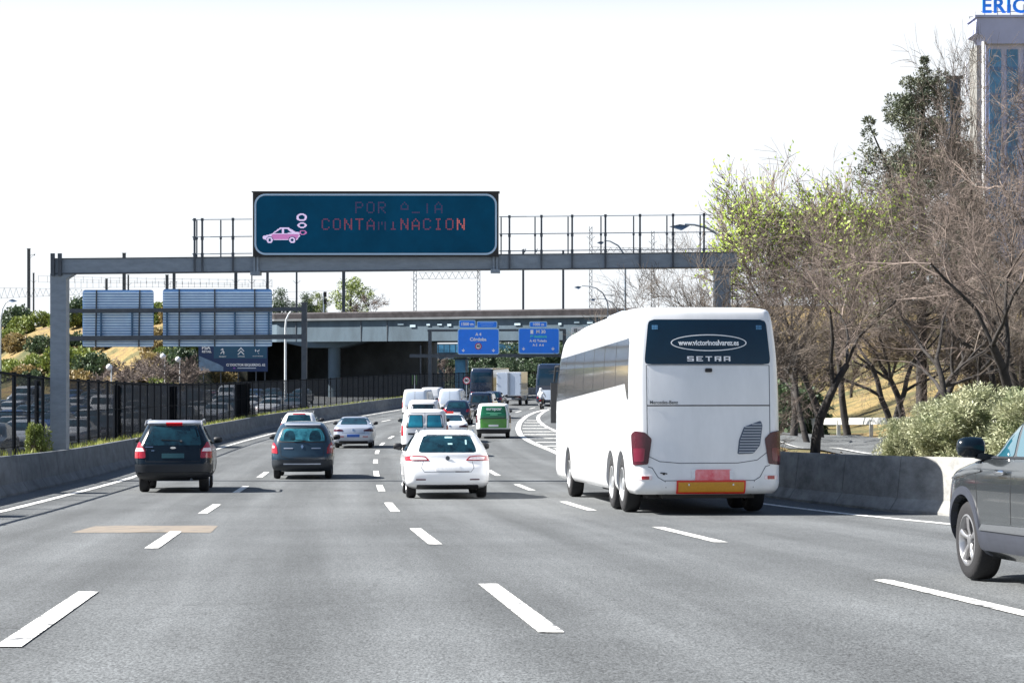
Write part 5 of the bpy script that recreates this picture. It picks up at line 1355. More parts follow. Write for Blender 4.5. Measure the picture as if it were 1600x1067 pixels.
# ------------------------------------------------------------------ dealer billboard
s_ = thing('billboard', 'wide dark blue advertising billboard with emblems and a street address, beside the bridge', 'billboard')
D4 = 226.; A = P(310,537,D4); B = P(418,580.5,D4)
g = MB(); g.box(((A.x+B.x)/2,D4+.1,(A.z+B.z)/2),(B.x-A.x,.2,A.z-B.z), m=mat('billboard_navy', (.010,.035,.12), .5, var=.1)); g.build('panel', None, s_)
g = MB(); A2 = P(334,541,D4-.02); B2 = P(417,560,D4-.02); g.box(((A2.x+B2.x)/2,D4-.02,(A2.z+B2.z)/2),(B2.x-A2.x,.02,A2.z-B2.z)); g.build('teal_field', mat('billboard_teal', (.018,.09,.17), .5), s_)
g = MB(); g.add([P(311,579.5,D4-.02),P(349,579.5,D4-.02),P(349,573,D4-.02),P(340,568,D4-.02),P(325,562,D4-.02),P(311,556,D4-.02)], [(0,1,2,3,4,5)]); g.build('picture_field', mat('billboard_pale', (.16,.26,.40), .5, var=.3, scale=1.5), s_)
put(s_, 'PSA', 322, 543.5, 5.2, D=D4-.03, bold=.02, sx=1.1); put(s_, 'RETAIL', 323, 549.5, 3.4, D=D4-.03, bold=.012)
put(s_, 'C/ DOCTOR ESQUERDO, 62', 384, 570.2, 3.6, D=D4-.03, bold=.014, sx=.95)
put(s_, 'PEUGEOT', 348, 557.2, 1.8, D=D4-.04, bold=.004); put(s_, 'CITROEN', 377, 557, 1.8, D=D4-.04, bold=.004); put(s_, 'DS AUTOMOBILES', 403, 556.5, 1.4, D=D4-.04, bold=.002)
k = D4/F
g = MB()
for dy in (0,5.2):
    q = P(376.5,550.5-dy,D4-.04); g.add([Vector((q.x+a_*k,q.y,q.z+b_*k)) for a_,b_ in ((-5.5,-3.5),(-3.8,-3.5),(0,.6),(3.8,-3.5),(5.5,-3.5),(0,3.0))], [(0,1,2,5),(2,3,4,5)])
g.build('chevron_emblem', M_wtext, s_)
g = MB(); q = P(348,549,D4-.04)
for pl in ([(-3.5,2.5),(-.5,4.8),(1.2,4.2),(.2,2.6),(-1.2,2.4),(-2.6,1.6)], [(-.6,2.6),(.8,2.8),(1.6,-.2),(3.4,-1.2),(2.2,-2.2),(.2,-1.0)], [(-1.0,.2),(.2,-.6),(-1.6,-2.6),(-3.4,-4.4),(-3.6,-3.2)], [(.6,-1.4),(1.8,-1.9),(2.4,-4.4),(1.2,-4.4)]):
    g.add([Vector((q.x+a_*k,q.y,q.z+b_*k)) for a_,b_ in pl], [tuple(range(len(pl)))])
g.build('animal_emblem', M_wtext, s_)
g = MB(); q = P(402,549,D4-.04)
for pl in ([(-3,4),(-1.6,1.2),(-2.6,-1.0),(-3.6,1.0)], [(-1.2,2.2),(1,.6),(3.6,3.6),(3.0,.8),(.4,-.8)], [(.8,-1.6),(3.2,-3.6),(1.6,-3.4)]): g.add([Vector((q.x+a_*k,q.y,q.z+b_*k)) for a_,b_ in pl], [tuple(range(len(pl)))])
g.build('angular_emblem', M_wtext, s_)
g = MB(); q = P(366,575,D4-.04); g.prism([(q.x+1.8*k*math.cos(t*.5236), q.z+1.2*k*math.sin(t*.5236)) for t in range(12)], q.y, q.y+.01, mat('violet_dot', (.30,.10,.5), .5)); g.bar(P(371,575,D4-.04),P(400,575,D4-.04),.01,.09,m=M_pale); g.build('footer', None, s_)
g = MB()
for px in (318,345,372,400,414): q = P(px,580,D4+.15); g.tube((q.x,q.y,-2.5),(q.x,q.y,q.z),.07,n=6)
g.build('support_legs', M_dsteel, s_)

# ------------------------------------------------------------------ masts and wires of the railway
def mast(px, ytop, D, lattice=False, w_=.22, zb=None, extra=None, label=None, m=None, arm=0):
    x = (px-800)/F*D; zt = P(px,ytop,D).z; zb = 7.0 if zb is None else zb
    o = thing('railway_mast', label, 'mast'); mb = MB(); m = m or M_dsteel
    if lattice:
        for sx in (-1,1): mb.bar((x+sx*w_/2,D,zb),(x+sx*w_/2,D,zt),.05,.05)
        z = zb; s_ = 1
        while z < zt-.3: mb.bar((x-s_*w_/2,D,z),(x+s_*w_/2,D,min(z+.35,zt)),.03,.05); z += .35; s_ = -s_
    else: mb.box((x,D,(zb+zt)/2),(w_,w_,zt-zb)); mb.box((x,D,zt+.03),(w_*1.3,w_*1.3,.06))
    mb.build('shaft', m, o)
    g = MB()
    if arm:
        g.bar((x,D,zt-1.1),(x+arm*1.0,D,zt-.8),.04,.05); g.bar((x,D,zt-1.6),(x+arm*1.0,D,zt-.8),.03,.04); g.lathe([(0,.04),(.05,.08),(.1,.04),(.15,.08),(.2,.04)], (x+arm*.9,D,zt-1.05), 'Z', 8)
    else:
        for s_ in (-1,1): g.bar((x,D,zt-1.5),(x+s_*.45,D,zt-1.1),.04,.04)
    g.build('bracket', m, o); return o
def rd(px):            # distance of the rail line behind picture column px
    lo, hi = 150., 420.
    best = min(((abs((railpt(t).x/railpt(t).y)*F+800-px), railpt(t).y) for t in np.arange(-129, 60, .5)), key=lambda q: q[0]); return best[1]
ML = 'tall lattice mast on the railway bridge, in line with the pole spacing over the coach roof'
for (px, yt, lat, w_, lab) in ((45,389,False,.42,'thick railway mast at the far left above the scrub slope'),(52.5,427,False,.22,'thin railway mast touching the thick mast at the far left'),
    (166.5,436,False,.3,'short railway mast top showing over the left sign board'),(194,396,False,.42,'thick railway mast rising above the gantry beam over the left sign board'),(200.5,430,False,.2,'thin railway mast beside the thick one over the left sign board'),
    (261,430,False,.36,'railway mast over the left end of the wider sign board'),(272,426,False,.36,'second railway mast over the left end of the wider sign board'),(368.5,424,False,.36,'thick railway mast over the middle of the wider sign board'),
    (393.5,424,False,.14,'thin railway mast left of the one at the right end of the wider board'),(418,424,False,.3,'railway mast at the right end of the wider sign board'),
    (463.5,424,False,.2,'thin brown railway mast on the bridge nearest the ribbed boards'),(537,420,False,.36,'thick railway mast on the bridge in front of the pale green tree'),(648.5,420,True,.34,'lattice railway mast on the bridge below the right half of the matrix board'),
    (748,404,True,.30,'lattice railway mast on the bridge directly above the left blue sign'),(817.5,391,False,.24,'slim railway mast on the bridge just above and left of the right blue sign'),
    (880,392,False,.24,'slim railway mast on the bridge right of the right blue sign'),(923,354,True,.30,'tallest lattice railway mast above the coach front'),(1020,361,True,.30,'lattice railway mast above the middle of the coach roof')):
    D = rd(px)+6; mast(px, yt, D, lat, w_, label=lab, zb=7.0, arm=1 if px < 60 and w_ > .3 else 0)
mast(1137, 330, 118, True, .55, zb=-1.5, label='wide lattice mast among the bare branches at the right end of the gantry')
# overhead lines: lattice portal and messenger wires with droppers
def wires(name, label, px0, px1, ys_, D0, D1, drop=None, n=14, r=.022):
    o = thing(name, label, 'overhead line'); g = MB()
    for y0, y1, sag in ys_:
        pts = [P(px0+(px1-px0)*i/n, y0+(y1-y0)*i/n+sag*4*(i/n)*(1-i/n), D0+(D1-D0)*i/n) for i in range(n+1)]; g.path(pts, r, 4)
    g.build('wire', M_ink, o)
    if drop:
        g = MB(); k, zz = drop
        for i in range(k+1):
            t = i/k; D = D0+(D1-D0)*t; px = px0+(px1-px0)*t
            a_ = ys_[0][0]+(ys_[0][1]-ys_[0][0])*t; b_ = ys_[1][0]+(ys_[1][1]-ys_[1][0])*t
            q = (px1-px0)/k*.5 if zz else 0
            g.bar(P(px,a_,D), P(min(px+q,px1) if px1 > px0 else px,b_,D), .035, .035)
            if zz: g.bar(P(min(px+q,px1),b_,D), P(min(px+2*q,px1),a_,D), .035, .035)
        g.build('bracing' if drop[1] else 'dropper', M_ink, o)
    return o
wires('catenary_portal', 'lattice beam and wires at the far left between the gantry post and the picture edge', -40, 128, [(449,452,0),(468,460,0)], 320, 300, (18,True))
wires('catenary_line', 'twin wires with droppers running behind the gantry beam and above the ribbed boards', 60, 425, [(431,437,1.5),(441,447,-1.5)], 310, 245, (26,False))
wires('catenary_line', 'second pair of wires with droppers running just above the wider ribbed board', 108, 425, [(436,443,1.5),(450,449,-1)], 300, 245, (34,False), r=.018)
wires('catenary_portal', 'short lattice beam of the railway below the right half of the matrix board', 655, 748, [(426,424,0),(436,435,0)], 226, 222, (9,True))
wires('catenary_portal', 'lattice beam of the railway behind the walkway rails over the coach front', 925, 1022, [(386,388,0),(395,393,0)], 213, 208, (10,True))
wires('catenary_line', 'thin pale wires crossing in front of the pale green tree above the bridge', 430, 590, [(468,462,0),(457,452,0)], 243, 236, None, r=.014)
# railway signal
s_ = thing('railway_signal', 'small black-headed railway signal on a white pole in front of the trees on the bridge', 'signal')
q = P(506,490,240); g = MB(); g.tube((q.x,q.y,7),(q.x,q.y,P(506,457,240).z),.10,n=8); g.build('pole', M_gsteel, s_)
for y_ in (460,471):
    g = MB(); q = P(508,y_,239.7); g.box(tuple(q),(.34,.2,.62)); g.lathe([(-.1,.10),(.1,.10)], (q.x+.02,q.y-.1,q.z+.15), 'X', 10); g.build('signal_head', M_ink, s_)

# ------------------------------------------------------------------ street lamps
def lamp(label, pts, D, head, r=.07, zb=None, m=None, headm=None, hs=(1.0,.35,.22), D2=None):
    o = thing('street_lamp', label, 'street lamp'); m = m or M_gsteel
    p = [P(a_, b_, D) for a_, b_ in pts]; zb = gz(p[0].x, D) if zb is None else zb
    p = [Vector((p[0].x, D, zb))]+p; n = len(p)
    MB().path(p, [r*(1.25-.75*i/(n-1)) for i in range(n)], 8).build('pole', m, o, smooth=50)
    q = P(head[0], head[1], D); sg = head[2]; g = MB()
    g.add([(q.x-sg*hs[0]/2,q.y-.12,q.z-.04),(q.x-sg*hs[0]/2,q.y+.12,q.z-.04),(q.x+sg*hs[0]*.1,q.y+.16,q.z-hs[2]),(q.x+sg*hs[0]*.1,q.y-.16,q.z-hs[2]),(q.x+sg*hs[0]/2,q.y+.04,q.z),(q.x+sg*hs[0]/2,q.y-.04,q.z),(q.x,q.y+.14,q.z+.07),(q.x,q.y-.14,q.z+.07)],
          [(0,1,2,3),(3,2,4,5),(0,7,6,1),(7,5,4,6),(0,3,5,7),(1,6,4,2)])
    g.build('lamp_head', headm or mat('lamp_head_blue', (.10,.16,.26), .4), o); return o
lamp('street lamp with a long curved arm over the right end of the gantry walkway', [(1136,470),(1135,400),(1131,381),(1121,366),(1104,356),(1085,351.5),(1070,350.5)], 100, (1062,353,1), r=.08)
lamp('street lamp whose small head shows between the walkway rails left of centre over the coach', [(977,486),(977,420),(974,396),(966,384),(953,377),(944,376)], 165, (938.5,378.5,1), r=.08, hs=(.6,.3,.2))
lamp('street lamp below the beam with a separate-looking head above the coach front', [(950,480),(949,472),(942,458),(931,450),(920,447.5),(909,446.5)], 178, (903,448.3,1), r=.06, hs=(.65,.3,.2))
lamp('lower street lamp with its head just above the bridge edge over the coach', [(966,488),(964,482),(956,472),(944,467),(931,466.5)], 190, (926.5,467.5,1), r=.05, hs=(.55,.3,.18))
lamp('pale curved street lamp in front of the bridge pier left of the traffic', [(446,560),(446,512),(447,500),(451,491),(457,484),(464,481.5)], 176, (469,481,-1), r=.09, zb=-2.6, m=mat('pale_steel', (.55,.58,.60), .4))
lamp('thin pale street lamp at the far left edge above the fence', [(.5,560),(1,500),(4,482),(9,473),(16,469)], 120, (20,469.5,-1), r=.05, m=mat('pale_steel',(0,0,0)), hs=(.5,.2,.1))
def globe(label, px, yt, D):
    o = thing('globe_lamp', label, 'street lamp'); q = P(px,yt,D); zb = gz(q.x, D)
    MB().tube((q.x,D,zb),(q.x,D,q.z),.06).build('pole', mat('pale_steel',(0,0,0)), o); g = MB(); g.lathe([(-.3,.02),(-.25,.18),(-.08,.30),(.1,.28),(.24,.14),(.3,.02)], (q.x-.2,D,q.z+.1), 'Z', 14); g.build('globe', M_white, o, smooth=60); return o
globe('white globe lamp on a pole beyond the fence, left of the bare bushes', 174, 575, 190)
globe('white globe lamp on a tall thin pole in the middle of the bare bushes', 257.5, 558, 205)
globe('white globe lamp on a thin pole at the right of the bare bushes', 281, 563, 208)

# ------------------------------------------------------------------ far bridge parapet with blue panels, seen under the railway bridge
s_ = thing('footbridge', 'far footbridge with blue glazed panels glimpsed between and under the blue signs', 'bridge')
g = MB(); g.bar(P(675,556,290),P(900,554,286),2.5,.9); g.build('deck', M_bconc, s_)
g = MB(); g.bar(P(676,546,290),P(898,544,286),.1,1.3); g.build('glazing', mat('blue_panel', (.07,.22,.36), .3, var=.5, scale=.8), s_)
g = MB()
for i in range(26): px = 676+i*8.9; g.bar(P(px,552,288.5-.01*i),P(px,538,288.5-.01*i),.1,.12)
g.bar(P(676,538,288.5),P(898,537,285),.15,.15); g.build('frame', M_bconc, s_)
for px in (690,760,830):
    q = P(px,556,291); MB().box((q.x,291,(q.z-2.5)/2),(.9,.9,q.z+2.5)).build('pier', M_bconc, s_)
s_ = thing('kiosk', 'small pale blue panelled building seen under the bridge left of the box lorry', 'building')
A = P(711,562,262); B = P(731,600,262)
g = MB(); g.box(((A.x+B.x)/2,263.5,(A.z-2.5)/2),(B.x-A.x,3,A.z+2.5)); g.build('wall', mat('kiosk_blue', (.16,.42,.62), .5, var=.2), s_)
g = MB(); g.box((B.x-.15,261.9,(A.z-2.5)/2),(.3,.2,A.z+2.5)); g.build('corner_post', M_conc, s_)
g = MB(); g.box(((A.x+B.x)/2,263.5,A.z+.1),(B.x-A.x+.4,3.4,.2)); g.build('roof', M_dsteel, s_)

# ------------------------------------------------------------------ office tower top right
s_ = thing('office_tower', 'grey office tower with blue glass strips and big blue rooftop letters, top right corner', 'building')
D5 = 255.; M_tw = mat('tower_shade_stone', (.40,.43,.62), .8, var=.12, scale=.5, stretch=(1,1,.5)); k = D5/F  # stone tinted blue to carry the sky-lit shade of the front
def tx(px): return (px-800)*k
def tz(py): return CAMZ-(py-570)*k
g = MB(); g.box(((tx(1540)+tx(1780))/2, D5+4, (tz(62)+0)/2), (tx(1780)-tx(1540),8,tz(62))); g.build('wall', M_tw, s_)
g = MB(); g.prism([(tx(1522),tz(54)),(tx(1524),tz(30)),(tx(1785),tz(30)),(tx(1785),tz(70)),(tx(1540),tz(70)),(tx(1532),tz(57))], D5-.8, D5+4); g.box(((tx(1521)+tx(1786))/2,D5+1.6,tz(29)+.1),(tx(1786)-tx(1521),5.2,.3)); g.build('parapet', mat('tower_shade_lavender', (.36,.40,.60), .8, var=.1, scale=.4), s_)  # parapet lavender carries the same blue-lit shade in its colour
g = MB(); g.box(((tx(1529)+tx(1538))/2, D5+3, tz(68)/2), (tx(1538)-tx(1529),4,tz(68)-.2)); g.build('side_pier', mat('tower_grey', (.22,.22,.21), .85, var=.2), s_)
g = MB(); g.tube((tx(1536),D5-.3,0),(tx(1536),D5-.3,tz(66)),.22,n=8); g.tube((tx(1526),D5+6,tz(142)),(tx(1526),D5+6,tz(86)),.10,n=6); g.build('downpipe', M_plate, s_)
strips = [(1546,1564),(1573,1590),(1600,1617),(1627,1644),(1654,1671),(1681,1698),(1708,1725)]
for a_, b_ in strips:
    g = MB(); g.box(((tx(a_)+tx(b_))/2,D5-.02,(tz(78)+3)/2),(tx(b_)-tx(a_),.2,tz(78)-3)); w_ = g.build('window_strip', mat('tower_glass', (.05,.20,.40), .2, var=.45, scale=.35), s_)
    g = MB(); z = 5
    while z < tz(80): g.box(((tx(a_)+tx(b_))/2,D5-.14,z),(tx(b_)-tx(a_),.08,.5)); z += 3.3
    g.build('spandrel', mat('spandrel_blue', (.06,.16,.34), .4, var=.2), w_)
g = MB()
for i in range(12): g.tube((tx(1515)+i*1.9,D5,tz(30)),(tx(1515)+i*1.9,D5,tz(27)),.04,n=5)
g.bar((tx(1514),D5,tz(27)),(tx(1785),D5,tz(25.5)),.06,.06); g.build('roof_rail', M_dsteel, s_)
lt = thing('rooftop_sign', 'row of big blue capital letters standing on the roof of the office tower', 'sign')
me = text_mesh('ERICSSON', 2.55, mat('letter_blue', (.002,.22,.85), .4), .055, align='LEFT', ext=.12, space=1.1, sx=1.0)
link('letters', me, lt, loc=(tx(1535), D5+.5, tz(9.5)))
g = MB()
for i in range(9): g.bar((tx(1541)+i*1.6,D5+.9,tz(30)),(tx(1541)+i*1.6,D5+.7,tz(6)),.09,.09)
g.bar((tx(1535),D5+.75,tz(17)),(tx(1720),D5+.75,tz(17)),.08,.08); g.build('sign_frame', M_gsteel, lt)
s_ = thing('chimney_tower', 'narrow dark shaft building with a flat cap behind the conifer', 'building')
g = MB(); D6 = 180.; k6 = D6/F; xa, xb = (1481-800)*k6, (1498-800)*k6; zt = CAMZ+(570-124)*k6
g.box(((xa+xb)/2,D6,zt/2),(xb-xa,1.6,zt)); g.build('shaft', mat('shaft_blue', (.035,.07,.13), .5, var=.3, scale=.5), s_)
g = MB(); g.box(((xa+xb)/2,D6,zt+.08),(xb-xa+.35,2.0,.16)); g.build('cap', M_dsteel, s_)
# guard rail of the side road
s_ = thing('guard_rail', 'galvanised guard rail on short posts along the far side of the side road', 'guard rail')
def gr_z(px): return 654.2-(px-1232)*.008
q0 = P(1175,gr_z(1175)+4.5,106); q1 = P(1600,gr_z(1600)+4.5,74)
g = MB(); n = 24
pts = [q0.lerp(q1, i/n) for i in range(n+1)]
for (dz, off) in ((.10,.0),(0,.045),(-.10,.0)):
    for a_, b_ in zip(pts[:-1], pts[1:]): g.bar(a_+Vector((0,-off,dz)), b_+Vector((0,-off,dz)), .03, .10)
g.build('rail', mat('guard_steel', (.62,.62,.58), .45, metal=.2, var=.1), s_)
for px in (1198,1256,1302,1346,1400,1460,1525):
    t = (px-1175)/425; q = q0.lerp(q1, t); zb = gz(q.x, q.y)-.1; g = MB(); g.box((q.x,q.y+.1,(zb+q.z)/2),(.16,.1,q.z-zb+.1)); g.build('post', mat('guard_steel',(0,0,0)), s_)
# ------------------------------------------------------------------ vegetation
ORD = 'first second third fourth fifth sixth seventh eighth ninth tenth eleventh twelfth thirteenth fourteenth fifteenth sixteenth seventeenth eighteenth nineteenth twentieth'.split()
ORD += ['twenty-'+w_ for w_ in ORD[:9]]+['thirtieth']+['thirty-'+w_ for w_ in ORD[:9]]+['fortieth']
def bare_tree(seed, H, trunk, spread=.55, depth=5, lean=(0,0), droop=.0, nkids=(3,4), twr=.010, up=.25, bud=False, first=.30, dens=1.0, twm=None):
    """returns (trunk mesh builder, crown mesh builder, leaf mesh builder)"""
    rg = random.Random(seed); T = MB(); tw = ([], []); LF = ([], [])
    def prism3(lst, p, q, r0, r1):
        a = q-p
        if a.length < 1e-5: return
        u = a.orthogonal().normalized(); v = a.cross(u).normalized(); b = len(lst[0])
        for pt, r in ((p,r0),(q,r1)):
            lst[0].append(tuple(pt+u*r)); lst[0].append(tuple(pt-u*r*.5+v*r*.87)); lst[0].append(tuple(pt-u*r*.5-v*r*.87))
        for i in range(3): lst[1].append((b+i, b+(i+1)%3, b+3+(i+1)%3, b+3+i))
    def grow(p, d, L, r, lvl):
        segs = 5 if lvl < 2 else (4 if lvl < 4 else 3); pts = [p.copy()]; dd = d.copy(); q = p.copy()
        for i in range(segs):
            dd = (dd+Vector((rg.gauss(0,.13),rg.gauss(0,.13),rg.gauss(0,.09)+up*.12-(droop*.25 if lvl > 2 else 0)))).normalized()
            q = q+dd*(L/segs); pts.append(q.copy())
        rr = [r*(1-.45*i/segs) for i in range(segs+1)]
        for i in range(segs):
            if lvl <= 1: T.tube(pts[i], pts[i+1], rr[i], rr[i+1], 8 if lvl == 0 else 6, cap=False)
            else: prism3(tw, pts[i], pts[i+1], max(rr[i],twr*.55), max(rr[i+1],twr*.45))
        if lvl >= depth:
            if bud:
                for _ in range(bud):
                    c = pts[rg.randint(1,segs)]+Vector((rg.gauss(0,.12),rg.gauss(0,.12),rg.gauss(0,.12)))
                    a = Vector((rg.gauss(0,1),rg.gauss(0,1),rg.gauss(0,1))).normalized()*rg.uniform(.035,.075); b2 = a.orthogonal().normalized()*a.length*.7; k = len(LF[0])
                    LF[0].extend([tuple(c-a), tuple(c+b2), tuple(c+a), tuple(c-b2)]); LF[1].append((k,k+1,k+2,k+3))
            return
        n = rg.randint(*nkids)+(1 if lvl > 1 else 0)
        if lvl >= 2: n = max(2, int(n*dens+rg.random()))
        for k in range(n):
            t = rg.uniform(first if lvl == 0 else .25, 1.0) if k else 1.0
            i = min(int(t*segs), segs-1); f = t*segs-i; q = pts[i].lerp(pts[i+1], f); base = (pts[i+1]-pts[i]).normalized()
            sd_ = Vector((rg.gauss(0,1),rg.gauss(0,1),rg.gauss(0,.5))); sd_ = (sd_-base*sd_.dot(base)).normalized()
            a = rg.uniform(.45,1.0)*spread*(1.25 if lvl < 1 else 1.15)
            nd = (base*math.cos(a)+sd_*math.sin(a)+Vector((0,0,up*.35))).normalized()
            grow(q, nd, L*rg.uniform(.58,.80), max(rr[i]*rg.uniform(.48,.72), twr), lvl+1)
    grow(Vector((0,0,0)), Vector((lean[0],lean[1],1)).normalized(), H*.34, trunk, 0)
    def mk(l, nm, m):
        me = bpy.data.meshes.new(nm); me.from_pydata(l[0], [], l[1]); me.materials.append(m); me.update(); return me
    return T.mesh('trunk', M_dbark, smooth=60), mk(tw, 'crown', twm or M_twig), (mk(LF, 'leaves', M_bud) if bud else None)
def put_tree(name, label, meshes, x, y, rz_=0, s=1.0, group=None, z=None, sz=None, cat='tree'):
    o = thing(name, label, cat, (x, y, (gz(x, y)-.05) if z is None else z), (0,0,rz_), group); o.scale = (s, s, sz or s)
    link('trunk', meshes[0], o); link('crown', meshes[1], o)
    if len(meshes) > 2 and meshes[2]: link('leaves', meshes[2], o)
    return o
def leafblob(seed, n, fn, size, asp=2.2, upb=0.3):
    rg = random.Random(seed); V_, F_ = [], []
    for _ in range(n):
        c, out = fn(rg); a = (Vector((rg.gauss(0,1),rg.gauss(0,1),rg.gauss(0,1)+upb))+out*1.2).normalized(); b = a.cross(Vector((rg.gauss(0,1),rg.gauss(0,1),rg.gauss(0,1)))).normalized()
        L_ = size*rg.uniform(.6,1.4); w_ = L_/asp; k = len(V_)
        V_ += [tuple(c), tuple(c+a*L_*.5+b*w_*.5), tuple(c+a*L_), tuple(c+a*L_*.5-b*w_*.5)]; F_.append((k,k+1,k+2,k+3))
    return V_, F_
def mesh_of(VF, nm, m):
    me = bpy.data.meshes.new(nm); me.from_pydata(VF[0], [], VF[1]); me.materials.append(m); me.update(); return me
def clumps(seed, k, rx, ry, rz0, rz1, cr):
    rg = random.Random(seed); L_ = []
    for _ in range(k):
        t = rg.uniform(0,6.283); z = rg.uniform(rz0,rz1); zz = (z-rz0)/(rz1-rz0); rad = math.sqrt(max(.05,1-(zz*1.7-.7)**2)) if zz > .4 else .85
        q = rg.uniform(.25,1)**.5; L_.append((Vector((rx*rad*q*math.cos(t), ry*rad*q*math.sin(t), z)), cr*rg.uniform(.6,1.3)))
    return L_
def clfn(L_):
    def f(rg):
        c, r = rg.choice(L_); d = Vector((rg.gauss(0,1),rg.gauss(0,1),rg.gauss(0,1))).normalized(); return c+d*r*rg.uniform(.35,1)**.6, d
    return f
# bare trees on the right verge
M_twig2 = mat('dark_twig_bark', (.035,.030,.028), .9, col2=(.17,.14,.115), scale=1.1)
tA = bare_tree(3, 9.5, .17, spread=.80, depth=6, lean=(.10,0), nkids=(3,4), twr=.0042, up=.10, first=.62, droop=.25, dens=.88)
tB = bare_tree(8, 9.5, .15, spread=.68, depth=6, lean=(-.06,.0), nkids=(3,4), twr=.0045, up=.16, first=.45, droop=.1, dens=.88)
tC = bare_tree(21, 9.0, .13, spread=.62, depth=6, lean=(0,0), nkids=(4,4), twr=.010, up=.30, first=.3, bud=1, dens=.80)
tD = bare_tree(33, 8, .12, spread=.75, depth=5, nkids=(4,5), twr=.009, up=.2, first=.25, dens=1.0, twm=M_twig2)
tF = bare_tree(40, 9, .15, spread=.70, depth=6, nkids=(3,4), twr=.006, up=.2, first=.40, dens=.84, twm=M_twig2)
def at(px, D): return (px-800)/F*D
put_tree('bare_tree', 'leafless tree with a dark leaning trunk rising just right of the coach', tA, at(1273,56), 56, 0.2, .92)
put_tree('bare_tree', 'leafless tree with a dark trunk behind the shrubs, second from the coach', tB, at(1398,72), 72, 2.4, .92)
put_tree('bare_tree', 'leafless spreading tree over the grey off-roader at the right edge', tA, at(1590,52), 52, 3.6, 1.05)
put_tree('bare_tree', 'leafless tree rising directly behind the top of the largest shrub', tB, at(1500,60), 60, .9, .95)
put_tree('bare_tree', 'leafless tree just beyond the right edge whose boughs reach into the picture', tB, at(1680,55), 55, 4.4, 1.3)
put_tree('budding_tree', 'tree with fresh yellow-green leaves at its tips, above and right of the coach', tC, at(1240,86), 86, 0, 1.34, sz=1.48)
put_tree('budding_tree', 'second fresh green tree right of the first, in front of the conifer', tC, at(1325,92), 92, 2.2, 1.36, sz=1.52)
def hgt(t_): return max(v.co.z for v in t_[1].vertices)
def fit(t_, px, D, ytop): return (CAMZ+(570-ytop)/F*D-gz(at(px,D),D))/hgt(t_)
# column, distance, row of the crown's top
TT = [(1150,100,350,tF),(1200,92,335,tF),(1262,78,360,tB),(1282,88,335,tA),(1412,76,350,tF),(1395,88,330,tB),(1440,66,365,tF),(1470,80,340,tA),(1520,74,290,tF),(1560,88,175,tF),(1590,92,95,tB),(1640,80,20,tF),(1700,66,0,tA),(1612,70,110,tB),(1540,98,205,tF),(1625,58,60,tB),(1215,110,345,tF),(1600,64,250,tB)]
for i, (px, D, yt, t_) in enumerate(sorted(TT, key=lambda q: q[0])):
    z_ = fit(t_, px, D, yt)
    put_tree('woodland_tree', 'leafless tree in the brown wood right of the coach, '+ORD[i]+' from the left', t_, at(px,D), D, i*2.39, min(z_, 1.05), sz=z_, group='leafless trees in the wood right of the road')
put_tree('bare_tree', 'leafless tree behind the coach whose twigs cross the right end of the gantry beam', tF, at(1178,53), 53, 1.9, .86)
put_tree('bare_tree', 'small leafless tree in front of the right gantry post, behind the coach', tF, at(1150,54.5), 54.5, .4, .80)
put_tree('bare_tree', 'dark tangled leafless tree beside the right gantry post, left of the others', tD, at(1140,53.5), 53.5, 3.4, .92)
for i, (px, D, s) in enumerate(((1085,128,1.0),(1125,118,1.1),(1205,118,1.0),(1235,112,1.0),(1265,124,1.0),(1500,96,.95),(1545,100,1.0),(1590,96,1.0),(1330,150,1.0),(1390,150,1.1),(1450,145,1.1))):
    put_tree('thicket_tree', 'low tangled leafless tree behind the side road, '+ORD[i]+' in the row', (tD[0], tD[1]), at(px,D), D, i*1.7, s, group='tangled trees behind the side road')
# conifer
def conifer():
    rg = random.Random(6); L_ = []; T = MB(); T.tube((0,0,0),(0,0,9),.22,.12,8); T.tube((0,0,9),(.1,0,14),.12,.03,8)
    for i in range(130):
        z = rg.uniform(4,13.6); t = rg.uniform(0,6.283); rad = (3.1*(1-(z-4)/10.6)**.7+.15)*rg.uniform(.40,1.15)
        c = Vector((rad*math.cos(t), rad*math.sin(t), z+rad*.25)); T.tube((0,0,z-.4),tuple(c),.04,.012,4)
        L_.append((c, rg.uniform(.30,.62)*(1-(z-4)/22)))
        L_.append((c*.6+Vector((0,0,z*.4)), rg.uniform(.3,.6)))
    for dz in (0,.5,1.0,1.4): L_.append((Vector((.1,0,13.1+dz)), .28-.12*dz))
    for dz in (0,.6,1.1): L_.append((Vector((-1.9,0,11.0+dz)), .34-.14*dz))
    T.tube((-.3,0,8),(-1.9,0,12),.08,.02,6)
    return T.mesh('trunk', M_dbark, smooth=60), mesh_of(leafblob(5, 60000, clfn(L_), .12, 3.0, .5), 'crown', M_conif)
cn = conifer()
put_tree('conifer_tree', 'tall dark green conifer with a double pointed top behind the bare trees', cn, at(1440,96), 96, 0, 1.30, sz=1.19)
put_tree('conifer_tree', 'smaller conifer showing right of the narrow dark shaft', cn, at(1512,130), 130, 2, .86)
# oleander: big near shrub
def shrub(seed, n, rx, ry, h, size, m, cr=.45, k=46, asp=3.4):
    rg = random.Random(seed); T = MB()
    for _ in range(26):
        t = rg.uniform(0,6.283); r_ = rg.uniform(.3,.9); T.tube((rg.uniform(-.25,.25)*rx,rg.uniform(-.25,.25)*ry,0),(rx*r_*math.cos(t),ry*r_*math.sin(t),h*rg.uniform(.4,.8)),.02,.008,4)
    return T.mesh('stems', M_twig), mesh_of(leafblob(seed, n, clfn(clumps(seed, k, rx, ry, .25, h-.2, cr)), size, asp, .7), 'leaves', m)
def put_shrub(name, label, ms, x, y, s=1, rz_=0, group=None, z=None, sz=None, cat='shrub'):
    o = thing(name, label, cat, (x,y,(gz(x,y)-.05) if z is None else z), (0,0,rz_), group); o.scale = (s,s,sz or s)
    link('stems', ms[0], o); link('leaves', ms[1], o); return o
